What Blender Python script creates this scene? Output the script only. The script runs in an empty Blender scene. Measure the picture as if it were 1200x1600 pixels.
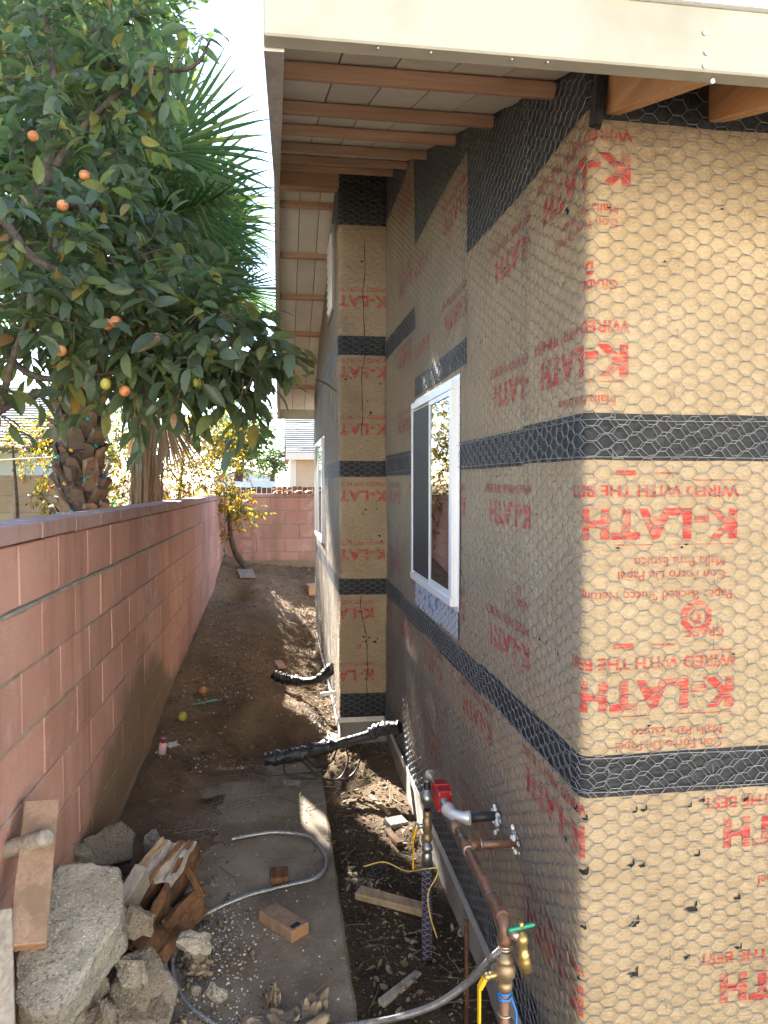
import bpy, bmesh, math, random
import numpy as np
from mathutils import Vector, Matrix, Quaternion, Euler
R = math.radians
random.seed(7); rng = np.random.default_rng(11)
scene = bpy.context.scene
COL = scene.collection
# ------------------------------------------------------------------ camera
CAM_YAW, CAM_PITCH, CAM_Z = R(8.07), R(2.4), 1.7
cd = bpy.data.cameras.new('camera'); cam = bpy.data.objects.new('camera', cd); COL.objects.link(cam)
cam.location = (0, 0, CAM_Z); cam.rotation_euler = (R(90) - CAM_PITCH, 0, -CAM_YAW)
cd.sensor_fit = 'AUTO'; cd.sensor_width = 36; cd.lens = 25.875; cd.clip_start = .02; cd.clip_end = 2000
scene.camera = cam
# ------------------------------------------------------------------ light
SUN_AZ, SUN_EL = R(-22), R(33)
sun_dir = Vector((math.sin(SUN_AZ) * math.cos(SUN_EL), math.cos(SUN_AZ) * math.cos(SUN_EL), math.sin(SUN_EL)))
sl = bpy.data.lights.new('sun', 'SUN'); sl.energy = 5; sl.angle = R(.53); sl.color = (1, .95, .87)
so = bpy.data.objects.new('sun', sl); COL.objects.link(so); so.rotation_euler = (-sun_dir).to_track_quat('-Z', 'Y').to_euler()
w = bpy.data.worlds.new('World'); scene.world = w; w.use_nodes = True
nt = w.node_tree; nt.nodes.clear()
sky = nt.nodes.new('ShaderNodeTexSky'); sky.sky_type = 'NISHITA'; sky.sun_disc = False
sky.sun_elevation = SUN_EL; sky.sun_rotation = SUN_AZ; sky.altitude = 1500; sky.dust_density = .45; sky.air_density = 1.0; sky.ozone_density = 1.0
bg = nt.nodes.new('ShaderNodeBackground'); bg.inputs[1].default_value = .10
wo = nt.nodes.new('ShaderNodeOutputWorld'); nt.links.new(sky.outputs[0], bg.inputs[0]); nt.links.new(bg.outputs[0], wo.inputs[0])
vs = scene.view_settings; vs.view_transform = 'Standard'; vs.look = 'None'; vs.gamma = 1; vs.use_curve_mapping = False
vs.exposure = 2.88
scene.cycles.max_bounces = 10; scene.cycles.diffuse_bounces = 6; scene.cycles.transparent_max_bounces = 12
scene.cycles.sample_clamp_indirect = 6; scene.cycles.caustics_reflective = False; scene.cycles.caustics_refractive = False
# ------------------------------------------------------------------ helpers
def P(x, y, d):
    """point seen at photo pixel (x, y) of the 1200x1600 photo, d metres in front of the camera"""
    f = Vector((math.sin(CAM_YAW) * math.cos(CAM_PITCH), math.cos(CAM_YAW) * math.cos(CAM_PITCH), -math.sin(CAM_PITCH)))
    r = Vector((math.cos(CAM_YAW), -math.sin(CAM_YAW), 0)); u = r.cross(f)
    return Vector((0, 0, CAM_Z)) + (f + r * ((x - 600) / 1150) + u * ((800 - y) / 1150)) * d

def hash2(i, j, k=0):
    n = (i.astype(np.int64) * 374761393 + j.astype(np.int64) * 668265263 + k * 2147483647) & 0x7fffffff
    n = ((n ^ (n >> 13)) * 1274126177) & 0x7fffffff
    return ((n ^ (n >> 16)) & 0xffff) / 65535.0
def vnoise(x, y, k=0):
    x = np.asarray(x, float); y = np.asarray(y, float)
    i = np.floor(x); j = np.floor(y); fx = x - i; fy = y - j
    fx = fx * fx * (3 - 2 * fx); fy = fy * fy * (3 - 2 * fy)
    a = hash2(i, j, k); b = hash2(i + 1, j, k); c = hash2(i, j + 1, k); d = hash2(i + 1, j + 1, k)
    return (a * (1 - fx) + b * fx) * (1 - fy) + (c * (1 - fx) + d * fx) * fy - .5
def fbm(x, y, k=0, o=4):
    s = 0; a = 1
    for q in range(o):
        s = s + a * vnoise(x * 2 ** q, y * 2 ** q, k + q); a *= .5
    return s

def tag(o, label=None, cat=None, group=None, kind=None):
    if label: o['label'] = label
    if cat: o['category'] = cat
    if group: o['group'] = group
    if kind: o['kind'] = kind
    return o
def empty(name, loc, label, cat, group=None, rz=0):
    o = bpy.data.objects.new(name, None); COL.objects.link(o); o.location = loc; o.rotation_euler.z = rz
    o.empty_display_size = .1
    return tag(o, label, cat, group)
def link(name, me, m=None, parent=None, kind=None):
    """me is in world coordinates; the parent only has a translation"""
    if m is not None and not me.materials: me.materials.append(m)
    o = bpy.data.objects.new(name, me); COL.objects.link(o)
    if parent is not None:
        o.parent = parent
        T = Vector((0, 0, 0)); p = parent
        while p: T += p.location; p = p.parent
        o.location = -T
    if kind: o['kind'] = kind
    return o
def place(name, me, mw, parent=None):
    """object sharing mesh me at world matrix mw"""
    o = bpy.data.objects.new(name, me); COL.objects.link(o)
    if parent is not None:
        o.parent = parent
        T = Vector((0, 0, 0)); p = parent
        while p: T += p.location; p = p.parent
        mw = Matrix.Translation(-T) @ mw
    o.matrix_basis = mw
    return o
def mesh_np(name, V, Fq, uv=None, smooth=False, mats=None, mi=None):
    """V (n,3), Fq (m,k) all with the same k"""
    V = np.asarray(V, np.float32); Fq = np.asarray(Fq, np.int32); m, k = Fq.shape
    me = bpy.data.meshes.new(name); me.vertices.add(len(V)); me.vertices.foreach_set('co', V.ravel())
    me.loops.add(m * k); me.loops.foreach_set('vertex_index', Fq.ravel())
    me.polygons.add(m); me.polygons.foreach_set('loop_start', np.arange(0, m * k, k, dtype=np.int32))
    if uv is not None:
        l = me.uv_layers.new(name='UVMap'); l.data.foreach_set('uv', np.asarray(uv, np.float32)[Fq.ravel()].ravel())
    for a in mats or []: me.materials.append(a)
    if mi is not None: me.polygons.foreach_set('material_index', np.asarray(mi, np.int32))
    if smooth: me.polygons.foreach_set('use_smooth', np.ones(m, bool))
    me.update(calc_edges=True); me.validate()
    return me

class MB:
    def __init__(s): s.v = []; s.f = []; s.sm = []
    def add(s, vs, fs, smooth=False):
        b = len(s.v); s.v += [tuple(v) for v in vs]; s.f += [tuple(i + b for i in f) for f in fs]; s.sm += [smooth] * len(fs); return s
    def box(s, c, d, rot=None, jit=0):
        c = Vector(c); q = rot or Matrix.Identity(3)
        vs = []
        for z in (-1, 1):
            for x, y in ((-1, -1), (1, -1), (1, 1), (-1, 1)):
                p = Vector((x * d[0] / 2, y * d[1] / 2, z * d[2] / 2))
                if jit: p += Vector((random.uniform(-jit, jit), random.uniform(-jit, jit), random.uniform(-jit, jit)))
                vs.append(c + q @ p)
        return s.add(vs, [(3, 2, 1, 0), (4, 5, 6, 7), (0, 1, 5, 4), (1, 2, 6, 5), (2, 3, 7, 6), (3, 0, 4, 7)])
    def bx(s, x0, x1, y0, y1, z0, z1): return s.box(((x0 + x1) / 2, (y0 + y1) / 2, (z0 + z1) / 2), (x1 - x0, y1 - y0, z1 - z0))
    def tube(s, pts, r, n=10, cap=True, smooth=True):
        pts = [Vector(p) for p in pts]; k = len(pts); rs = r if hasattr(r, '__len__') else [r] * k
        t = [(pts[min(i + 1, k - 1)] - pts[max(i - 1, 0)]).normalized() for i in range(k)]
        a = Vector((0, 0, 1)) if abs(t[0].z) < .9 else Vector((1, 0, 0))
        u = t[0].cross(a).normalized(); vs = []
        for i in range(k):
            u = (u - t[i] * u.dot(t[i])).normalized(); v = t[i].cross(u)
            for j in range(n):
                q = 2 * math.pi * j / n; vs.append(pts[i] + (u * math.cos(q) + v * math.sin(q)) * rs[i])
        fs = [(i * n + j, i * n + (j + 1) % n, (i + 1) * n + (j + 1) % n, (i + 1) * n + j) for i in range(k - 1) for j in range(n)]
        s.add(vs, fs, smooth)
        if cap:
            b = len(s.v) - k * n
            s.f += [tuple(b + j for j in range(n))[::-1], tuple(b + (k - 1) * n + j for j in range(n))]; s.sm += [False, False]
        return s
    def cyl(s, a, b, r, n=14, r2=None): return s.tube([a, b], [r, r if r2 is None else r2], n)
    def lathe(s, a, d, prof, n=16):
        """rings (t along d in metres, radius) from a"""
        a = Vector(a); d = Vector(d).normalized()
        return s.tube([a + d * t for t, _ in prof], [max(r, 1e-4) for _, r in prof], n)
    def ball(s, c, r, n=12, sq=(1, 1, 1)):
        c = Vector(c); m = n // 2; vs = []; fs = []
        for i in range(m + 1):
            ph = math.pi * i / m
            for j in range(n):
                th = 2 * math.pi * j / n
                vs.append(c + Vector((math.sin(ph) * math.cos(th) * r * sq[0], math.sin(ph) * math.sin(th) * r * sq[1], math.cos(ph) * r * sq[2])))
        for i in range(m):
            for j in range(n): fs.append((i * n + j, (i + 1) * n + j, (i + 1) * n + (j + 1) % n, i * n + (j + 1) % n))
        return s.add(vs, fs, True)
    def mesh(s, name):
        me = bpy.data.meshes.new(name); me.from_pydata(s.v, [], s.f); me.polygons.foreach_set('use_smooth', s.sm); me.update(); return me
    def build(s, name, m, parent=None, kind=None): return link(name, s.mesh(name), m, parent, kind)
def bez(ctrl, n=24):
    """Catmull-Rom through ctrl"""
    c = [Vector(p) for p in ctrl]; c = [c[0] * 2 - c[1]] + c + [c[-1] * 2 - c[-2]]; out = []
    segs = len(c) - 3
    for i in range(segs):
        a, b, d, e = c[i:i + 4]
        for q in range(n):
            t = q / n
            out.append(.5 * ((2 * b) + (d - a) * t + (2 * a - 5 * b + 4 * d - e) * t * t + (3 * b - a - 3 * d + e) * t ** 3))
    out.append(c[-2]); return out
def bevel_mesh(me, w, seg=1):
    bm = bmesh.new(); bm.from_mesh(me); bmesh.ops.bevel(bm, geom=bm.edges[:], offset=w, segments=seg, affect='EDGES', profile=.5)
    bm.to_mesh(me); bm.free(); return me
# ------------------------------------------------------------------ materials
class N:
    def __init__(s, name):
        s.m = bpy.data.materials.new(name); s.m.use_nodes = True; s.t = s.m.node_tree; s.t.nodes.clear()
        s.out = s.n('ShaderNodeOutputMaterial'); s.pos = s.n('ShaderNodeNewGeometry')
    def n(s, t, **k):
        q = s.t.nodes.new(t)
        for a, b in k.items(): setattr(q, a, b)
        return q
    def set(s, q, i, v):
        if hasattr(v, 'is_output') or isinstance(v, bpy.types.NodeSocket): s.t.links.new(v, q.inputs[i])
        elif v is not None:
            if isinstance(v, (tuple, list)) and len(v) == 3 and q.inputs[i].type == 'RGBA': v = (*v, 1)
            q.inputs[i].default_value = v
    def math(s, op, a, b=None, c=None, clamp=False):
        q = s.n('ShaderNodeMath', operation=op, use_clamp=clamp); s.set(q, 0, a)
        if b is not None: s.set(q, 1, b)
        if c is not None: s.set(q, 2, c)
        return q.outputs[0]
    def vec(s, sc=(1, 1, 1), src=None):
        q = s.n('ShaderNodeVectorMath', operation='MULTIPLY'); s.set(q, 0, src or s.pos.outputs['Position']); s.set(q, 1, sc); return q.outputs[0]
    def noise(s, scale, detail=4, vec=None, rough=.55, dist=0):
        q = s.n('ShaderNodeTexNoise'); s.set(q, 'Vector', vec or s.pos.outputs['Position']); q.inputs['Scale'].default_value = scale
        q.inputs['Detail'].default_value = detail; q.inputs['Roughness'].default_value = rough; q.inputs['Distortion'].default_value = dist; return q.outputs[0]
    def ramp(s, f, stops, interp='LINEAR'):
        q = s.n('ShaderNodeValToRGB'); q.color_ramp.interpolation = interp; s.set(q, 0, f); e = q.color_ramp.elements
        while len(e) < len(stops): e.new(.5)
        for a, (p, c) in zip(e, stops):
            a.position = p; a.color = (*c, 1) if hasattr(c, '__len__') else (c, c, c, 1)
        return q.outputs[0]
    def mix(s, f, a, b, mode='MIX'):
        q = s.n('ShaderNodeMix', data_type='RGBA', blend_type=mode); s.set(q, 0, f)
        for i, v in ((6, a), (7, b)):
            if isinstance(v, (tuple, list)): v = (*v, 1)[:4]
            s.set(q, i, v)
        return q.outputs[2]
    def rand(s): return s.n('ShaderNodeObjectInfo').outputs['Random']
    def island(s): return s.pos.outputs['Random Per Island']
    def xyz(s, src=None):
        q = s.n('ShaderNodeSeparateXYZ'); s.set(q, 0, src or s.pos.outputs['Position']); return q.outputs
    def bump(s, h, strength=.5, dist=.01, nrm=None):
        q = s.n('ShaderNodeBump'); q.inputs['Strength'].default_value = strength; q.inputs['Distance'].default_value = dist; s.set(q, 'Height', h)
        if nrm is not None: s.set(q, 'Normal', nrm)
        return q.outputs[0]
    def bsdf(s, col, rough=.8, metal=0, spec=.5, nrm=None, **k):
        q = s.n('ShaderNodeBsdfPrincipled'); s.set(q, 'Base Color', col); s.set(q, 'Roughness', rough); s.set(q, 'Metallic', metal); s.set(q, 'Specular IOR Level', spec)
        if nrm is not None: s.set(q, 'Normal', nrm)
        for a, b in k.items(): s.set(q, a.replace('_', ' '), b)
        return q.outputs[0]
    def done(s, sh): s.t.links.new(sh, s.out.inputs[0]); return s.m

def mat(name, c1, c2=None, scale=8, rough=.8, metal=0, spec=.4, bump=0, bscale=80, bdist=.004, vr=0, stretch=(1, 1, 1), c3=None, island=0):
    """two or three colours mixed by noise, optional relief, optional value change per object (vr) or per piece (island)"""
    n = N(name); v = n.vec(stretch); c2 = c2 or c1
    f = n.noise(scale, 6, v)
    st = [(.35, c1), (.65, c2)] if not c3 else [(.3, c1), (.5, c2), (.7, c3)]
    col = n.ramp(f, st)
    if vr or island:
        r = n.rand() if vr else n.island(); a = vr or island
        q = n.n('ShaderNodeHueSaturation'); n.set(q, 'Value', n.math('MULTIPLY_ADD', r, 2 * a, 1 - a)); n.set(q, 'Color', col); col = q.outputs[0]
    nr = None
    if bump: nr = n.bump(n.noise(bscale, 5, v), bump, bdist)
    return n.done(n.bsdf(col, rough, metal, spec, nr))
def wood(name, c1, c2, axis=0, fine=90, vr=.12, rough=.75, bump=.35, dirt=None):
    n = N(name); st = [fine] * 3; st[axis] = fine * .045; v = n.vec(tuple(st))
    f = n.noise(1, 5, v, .6, .6); col = n.ramp(f, [(.3, c1), (.7, c2)])
    st2 = [18] * 3; st2[axis] = 1.2
    col = n.mix(n.ramp(n.noise(1, 4, n.vec(tuple(st2))), [(.5, 0), (.75, .55)]), col, tuple(a * .62 for a in c1))
    if dirt: col = n.mix(n.ramp(n.noise(11, 6), [(.5, 0), (.62, .85)]), col, dirt)
    q = n.n('ShaderNodeHueSaturation'); n.set(q, 'Value', n.math('MULTIPLY_ADD', n.rand(), 2 * vr, 1 - vr)); n.set(q, 'Color', col)
    return n.done(n.bsdf(q.outputs[0], rough, 0, .3, n.bump(f, bump, .002)))

def block_mat(name, c1, c2, stain=1.0):
    n = N(name); x, y, z = n.xyz()
    col = n.ramp(n.noise(2.2, 5), [(.3, c1), (.7, c2)])
    q = n.n('ShaderNodeHueSaturation'); n.set(q, 'Value', n.math('MULTIPLY_ADD', n.rand(), .22, .89)); n.set(q, 'Color', col); col = q.outputs[0]
    sp = n.noise(420, 3); col = n.mix(n.ramp(sp, [(.42, .35), (.55, 0)]), col, tuple(a * .45 for a in c1))
    col = n.mix(n.ramp(n.noise(260, 2), [(.62, 0), (.72, .35)]), col, tuple(min(1, a * 1.5 + .05) for a in c2))
    # washed dark runs and chalky bloom, both running down the face
    run = n.noise(1, 4, n.vec((7, 7, .7))); col = n.mix(n.ramp(run, [(.52, 0), (.72, .5 * stain)]), col, (.17, .105, .085))
    blo = n.math('MULTIPLY', n.noise(1, 4, n.vec((3.1, 3.1, .9))), n.noise(14, 5)); col = n.mix(n.ramp(blo, [(.285, 0), (.40, .7 * stain)]), col, (.55, .42, .39))
    # soil line left by the dug-out ground
    yb = n.math('MAXIMUM', n.math('MULTIPLY_ADD', n.math('ABSOLUTE', n.math('SUBTRACT', y, 4.25)), -.32, .42), 0); soil = n.math('SUBTRACT', n.math('ADD', n.math('MULTIPLY_ADD', n.noise(3.5, 5), .5, .10), yb), z); soil = n.ramp(n.math('MULTIPLY_ADD', soil, 3.2, .35), [(.3, 0), (.75, .8)])
    col = n.mix(soil, col, (.2, .15, .09))
    h = n.math('MULTIPLY_ADD', n.noise(330, 3), .6, n.noise(60, 4)); h = n.math('ADD', h, n.noise(9, 3))
    return n.done(n.bsdf(col, .92, 0, .2, n.bump(h, .55, .004)))

HEXC, HEXH, HEXF = .0365, .0366, .020
def paper_color(n):
    uv = n.n('ShaderNodeUVMap').outputs[0]
    col = n.ramp(n.noise(5, 6), [(.3, (.385, .285, .17)), (.7, (.465, .355, .225))])
    col = n.mix(n.ramp(n.noise(1, 5, n.vec((55, 55, 220))), [(.45, 0), (.8, .35)]), col, (.30, .215, .125))
    col = n.mix(n.ramp(n.noise(2.0, 5), [(.58, 0), (.74, .45)]), col, (.24, .175, .11))
    return uv, col
def paper_relief(n, uv):
    u, v, _ = n.xyz(uv)
    a = n.math('MULTIPLY', u, 2 * math.pi / (2 * HEXC)); b = n.math('MULTIPLY', v, 2 * math.pi / HEXH)
    hx = n.math('MULTIPLY', n.math('COSINE', a), n.math('COSINE', n.math('MULTIPLY', b, .5)))
    hx = n.math('ADD', n.math('MULTIPLY', hx, 1.2), n.math('MULTIPLY', n.math('COSINE', b), .5))
    hx = n.math('MULTIPLY', hx, n.math('MULTIPLY_ADD', n.noise(7, 3), 1.3, -.2))
    cr = n.noise(38, 6, None, .65, 1.2); cr2 = n.noise(1, 4, n.vec((14, 14, 70)), .6, .8)
    h = n.math('MULTIPLY_ADD', hx, .35, n.math('MULTIPLY_ADD', cr, 1.3, n.math('MULTIPLY', cr2, .9)))
    return n.bump(h, .68, .014)
def paper_mat():
    n = N('kraft_paper'); uv, col = paper_color(n); return n.done(n.bsdf(col, .72, 0, .3, paper_relief(n, uv)))
def ink_mat():
    n = N('red_ink'); uv, col = paper_color(n)
    wear = n.math('MULTIPLY_ADD', n.noise(1, 4, n.vec((16, 16, 150)), .6), .75, n.math('MULTIPLY', n.noise(24, 5), .5))
    f = n.ramp(wear, [(.55, 1), (.80, .12)]); red = n.ramp(n.noise(30, 3), [(.3, (.42, .018, .022)), (.7, (.56, .05, .045))])
    col = n.mix(n.math('MULTIPLY', f, .92), col, red)
    return n.done(n.bsdf(col, .6, 0, .35, paper_relief(n, uv)))
def black_paper_mat():
    n = N('black_building_paper'); uv = n.n('ShaderNodeUVMap').outputs[0]
    col = n.ramp(n.noise(6, 5), [(.3, (.018, .019, .022)), (.7, (.034, .035, .038))])
    col = n.mix(n.ramp(n.noise(50, 5), [(.6, 0), (.75, .3)]), col, (.1, .095, .085))
    return n.done(n.bsdf(col, .5, 0, .5, paper_relief(n, uv)))
M = {}
M['paper'] = paper_mat(); M['ink'] = ink_mat(); M['black_paper'] = black_paper_mat()
M['pink_block'] = block_mat('pink_block', (.52, .27, .21), (.61, .355, .285))
M['cap_block'] = block_mat('cap_block', (.42, .265, .24), (.5, .345, .31), 1.2)
M['tan_block'] = block_mat('tan_block', (.4, .31, .2), (.5, .4, .27), .4)
M['mortar'] = mat('mortar', (.26, .235, .19), (.4, .36, .3), 14, .95, bump=.8, bscale=140, bdist=.006)
M['galv'] = mat('galvanised_wire', (.21, .213, .22), (.33, .33, .33), 60, .42, .6, .5)
M['screed'] = mat('galvanised_strip', (.66, .67, .67), (.8, .8, .79), 30, .4, .5, .5, bump=.15, bscale=40)
M['cream'] = mat('cream_paint', (.33, .315, .25), (.37, .355, .29), 3, .6, bump=.25, bscale=25, c3=(.28, .26, .2))
M['soffit'] = mat('soffit_paint', (.64, .62, .53), (.74, .72, .63), 4, .6, bump=.12, bscale=60, vr=.07)
M['weathered'] = wood('weathered_wood', (.46, .44, .40), (.62, .60, .55), 1, 60, .05)
M['fir'] = wood('fir_lumber', (.40, .235, .145), (.54, .36, .245), 0, 70, .14)
M['fir_y'] = wood('fir_rafter', (.46, .25, .12), (.60, .38, .21), 1, 70, .1)
M['deck'] = mat('roof_covering', (.04, .04, .045), (.07, .07, .075), 30, .95)
M['vinyl'] = mat('white_vinyl', (.76, .77, .78), (.8, .81, .82), 3, .35)
M['screen'] = mat('insect_screen', (.02, .022, .025), (.03, .032, .035), 20, .6)
n = N('window_glass'); M['glass'] = n.done(n.bsdf((.012, .014, .014), .015, 0, 1.0, None, IOR=1.7))
n = N('flashing_membrane'); f = n.ramp(n.noise(1, 3, n.vec((16, 16, 24))), [(.54, 0), (.58, 1)], 'CONSTANT')
M['flash'] = n.done(n.bsdf(n.mix(f, (.6, .63, .68), (.1, .3, .62)), .5, 0, .4, n.bump(n.noise(30, 4), .5, .006)))
M['concrete'] = mat('concrete_foundation', (.22, .21, .185), (.33, .31, .28), 7, .95, bump=.5, bscale=120)
def slab_mat():
    n = N('dirty_concrete'); col = n.ramp(n.noise(5, 6), [(.3, (.235, .195, .145)), (.7, (.33, .285, .22))])
    col = n.mix(n.ramp(n.noise(2.6, 6, None, .65), [(.42, 0), (.62, .85)]), col, (.155, .115, .076))
    col = n.mix(n.ramp(n.noise(70, 4), [(.6, 0), (.68, .6)]), col, (.42, .39, .34))
    h = n.math('ADD', n.noise(160, 4), n.noise(14, 5)); return n.done(n.bsdf(col, .92, 0, .3, n.bump(h, .6, .006)))
M['slab'] = slab_mat()
def soil_mat():
    n = N('dug_soil'); x, y, z = n.xyz()
    col = n.ramp(n.noise(3.3, 7, None, .65), [(.28, (.10, .068, .043)), (.52, (.205, .142, .09)), (.75, (.31, .225, .15))])
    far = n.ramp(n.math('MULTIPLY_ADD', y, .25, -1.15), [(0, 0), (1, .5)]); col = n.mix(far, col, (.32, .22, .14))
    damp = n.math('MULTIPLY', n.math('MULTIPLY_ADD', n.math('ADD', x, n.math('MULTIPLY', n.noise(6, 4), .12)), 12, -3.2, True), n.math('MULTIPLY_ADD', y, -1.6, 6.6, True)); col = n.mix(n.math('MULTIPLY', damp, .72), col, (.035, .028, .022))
    col = n.mix(n.ramp(n.noise(95, 4), [(.6, 0), (.7, .6)]), col, (.27, .215, .15))
    col = n.mix(n.ramp(n.noise(60, 3), [(.3, .6), (.42, 0)]), col, (.03, .02, .013))
    h = n.math('MULTIPLY_ADD', n.noise(45, 6, None, .7), 1.2, n.noise(150, 4)); return n.done(n.bsdf(col, .97, 0, .15, n.bump(h, .9, .016)))
M['soil'] = soil_mat()
M['bounce_concrete'] = mat('pale_bounce_concrete', (.46, .43, .38), (.58, .55, .49), 2, .95, bump=.2)  # pale surface for the added ground that bounces sun forward
def rock_mat(name, c1, c2, c3, vr=.12):
    n = N(name); col = n.ramp(n.noise(7, 6), [(.3, c1), (.5, c2), (.72, c3)])
    col = n.mix(n.ramp(n.noise(150, 3), [(.58, 0), (.66, .55)]), col, tuple(a * 1.6 for a in c3)); col = n.mix(n.ramp(n.noise(95, 3), [(.36, .65), (.44, 0)]), col, tuple(a * .4 for a in c1))
    col = n.mix(n.ramp(n.noise(3.5, 5), [(.5, 0), (.66, .5)]), col, (.15, .105, .07))
    vo = n.n('ShaderNodeTexVoronoi'); vo.inputs['Scale'].default_value = 70; n.set(vo, 'Vector', n.pos.outputs['Position'])
    h = n.math('ADD', n.math('MULTIPLY', vo.outputs[0], -.5), n.math('MULTIPLY_ADD', n.noise(40, 6, None, .7), 1.3, n.noise(260, 3)))
    q = n.n('ShaderNodeHueSaturation'); n.set(q, 'Value', n.math('MULTIPLY_ADD', n.rand(), 2 * vr, 1 - vr)); n.set(q, 'Color', col)
    return n.done(n.bsdf(q.outputs[0], .95, 0, .2, n.bump(h, .9, .009)))
M['rock'] = rock_mat('broken_concrete', (.25, .225, .185), (.38, .35, .29), (.52, .49, .42))
M['rock2'] = rock_mat('dusty_rubble', (.17, .145, .11), (.27, .235, .185), (.38, .34, .275), .25)
M['old_board'] = wood('used_board', (.27, .175, .115), (.39, .265, .18), 2, 70, .1, .85, .4, (.22, .15, .1))
M['end_grain'] = wood('cut_end', (.30, .15, .075), (.42, .24, .13), 0, 160, .05)
M['grey_wood'] = wood('grey_wood', (.25, .22, .18), (.42, .38, .32), 1, 80, .15, .9, .6)
M['rotten'] = wood('rotten_wood', (.085, .045, .024), (.23, .115, .055), 1, 60, .25, .95, .9, (.05, .035, .025))
M['orange_rot'] = wood('rotten_edge', (.12, .058, .03), (.25, .13, .065), 1, 60, .15, .95, .8)
M['stick'] = wood('dry_stick', (.24, .17, .1), (.4, .3, .19), 1, 60, .2, .9)
M['copper'] = mat('aged_copper', (.15, .07, .042), (.24, .13, .08), 30, .5, .45, .5, c3=(.1, .06, .045))
M['solder'] = mat('solder_ring', (.42, .33, .26), (.52, .45, .38), 20, .4, .8)
M['brass'] = mat('brass', (.42, .29, .1), (.55, .40, .16), 20, .38, .8)
M['bronze'] = mat('dull_bronze', (.26, .19, .115), (.38, .29, .18), 25, .5, .7)
M['steel'] = mat('pipe_steel', (.3, .31, .31), (.46, .47, .47), 25, .38, .85)
M['dark_steel'] = mat('black_pipe', (.025, .026, .028), (.045, .045, .048), 20, .45, .3)
M['red'] = mat('red_enamel', (.26, .01, .014), (.34, .018, .022), 20, .35, bump=.1)
M['yellow'] = mat('yellow_grip', (.72, .38, .012), (.8, .46, .02), 6, .4)
M['green'] = mat('green_enamel', (.012, .2, .11), (.02, .27, .16), 6, .35)
M['foam'] = mat('white_foam', (.72, .74, .76), (.82, .83, .84), 30, .7, bump=.6, bscale=90)
M['sleeve'] = mat('braided_sleeve', (.02, .02, .03), (.05, .05, .065), 90, .6)
M['plastic'] = mat('black_plastic_wrap', (.014, .015, .018), (.03, .032, .036), 12, .34, 0, .5, bump=.7, bscale=26, bdist=.02)
M['wire_black'] = mat('black_cable', (.015, .015, .016), (.03, .03, .03), 20, .4)
M['wire_yellow'] = mat('yellow_wire', (.55, .40, .1), (.62, .47, .16), 20, .5)
M['wire_blue'] = mat('blue_wire', (.03, .16, .5), (.04, .22, .6), 20, .4)
M['flex'] = mat('flexible_conduit', (.34, .35, .36), (.5, .5, .5), 40, .36, .85)
M['rust'] = mat('rusty_rod', (.07, .03, .018), (.13, .055, .03), 40, .8, .2)
M['crumple'] = mat('crumpled_paper', (.22, .165, .105), (.34, .265, .175), 14, .85, bump=.8, bscale=40, bdist=.01, vr=.25)
M['white_crumb'] = mat('plaster_crumb', (.5, .47, .42), (.72, .70, .66), 60, .9, island=.35)
M['debris'] = mat('debris', (.12, .09, .06), (.3, .23, .15), 30, .9, island=.5)
M['hole'] = mat('torn_hole', (.012, .011, .011), (.02, .019, .018), 30, .9)
def leaf_mat(name, stops, trans=.35, tcol=None, rough=.45, mode='island'):
    n = N(name); r = n.island() if mode == 'island' else n.rand()
    col = n.ramp(r, stops); col = n.mix(n.ramp(n.noise(55, 3), [(.4, 0), (.8, .3)]), col, (.03, .05, .012))
    p = n.bsdf(col, rough, 0, .5); t = n.n('ShaderNodeBsdfTranslucent'); n.set(t, 0, n.mix(1.0, col, tcol or (2.0, 2.1, 1.1), 'MULTIPLY'))
    mx = n.n('ShaderNodeMixShader'); mx.inputs[0].default_value = trans; n.t.links.new(p, mx.inputs[1]); n.t.links.new(t.outputs[0], mx.inputs[2])
    return n.done(mx.outputs[0])
G = [(0, (.065, .092, .058)), (.4, (.095, .132, .08)), (.75, (.13, .17, .10)), (.92, (.19, .22, .08)), (.97, (.3, .24, .07)), (1, (.3, .15, .06))]
M['leaf'] = leaf_mat('guava_leaf', G, .5, rough=.36); M['leaf_obj'] = leaf_mat('guava_leaf_single', G, .5, rough=.36, mode='rand')
M['palm'] = leaf_mat('palm_leaf', [(0, (.03, .07, .022)), (.6, (.05, .1, .03)), (1, (.12, .15, .04))], .3)
M['dead_palm'] = leaf_mat('dead_palm_leaf', [(0, (.2, .14, .09)), (1, (.36, .27, .18))], .2, (1.2, 1.1, .9), .8)
M['yellow_leaf'] = leaf_mat('yellow_leaf', [(0, (.05, .085, .02)), (.35, (.13, .16, .03)), (.6, (.42, .3, .03)), (.85, (.55, .33, .03)), (1, (.5, .2, .04))], .5, (1.35, 1.25, .6))
M['green_leaf'] = leaf_mat('shrub_leaf', [(0, (.04, .08, .025)), (1, (.12, .17, .06))], .35)
M['dry_leaf'] = leaf_mat('dry_leaf', [(0, (.13, .09, .055)), (.5, (.26, .19, .115)), (1, (.42, .34, .22))], .15, (1.1, 1, .8), .8)
M['bark'] = mat('grey_bark', (.06, .046, .035), (.13, .10, .075), 30, .95, bump=.8, bscale=60, bdist=.01)
M['boot'] = mat('palm_boot', (.10, .068, .047), (.22, .16, .11), 20, .9, bump=.6, bscale=50, vr=.35, c3=(.15, .105, .07))
M['fruit'] = mat('guava_fruit', (.42, .12, .045), (.52, .26, .09), 45, .5, vr=.2); M['fruit_green'] = mat('unripe_fruit', (.3, .3, .05), (.42, .36, .07), 25, .5)
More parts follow.
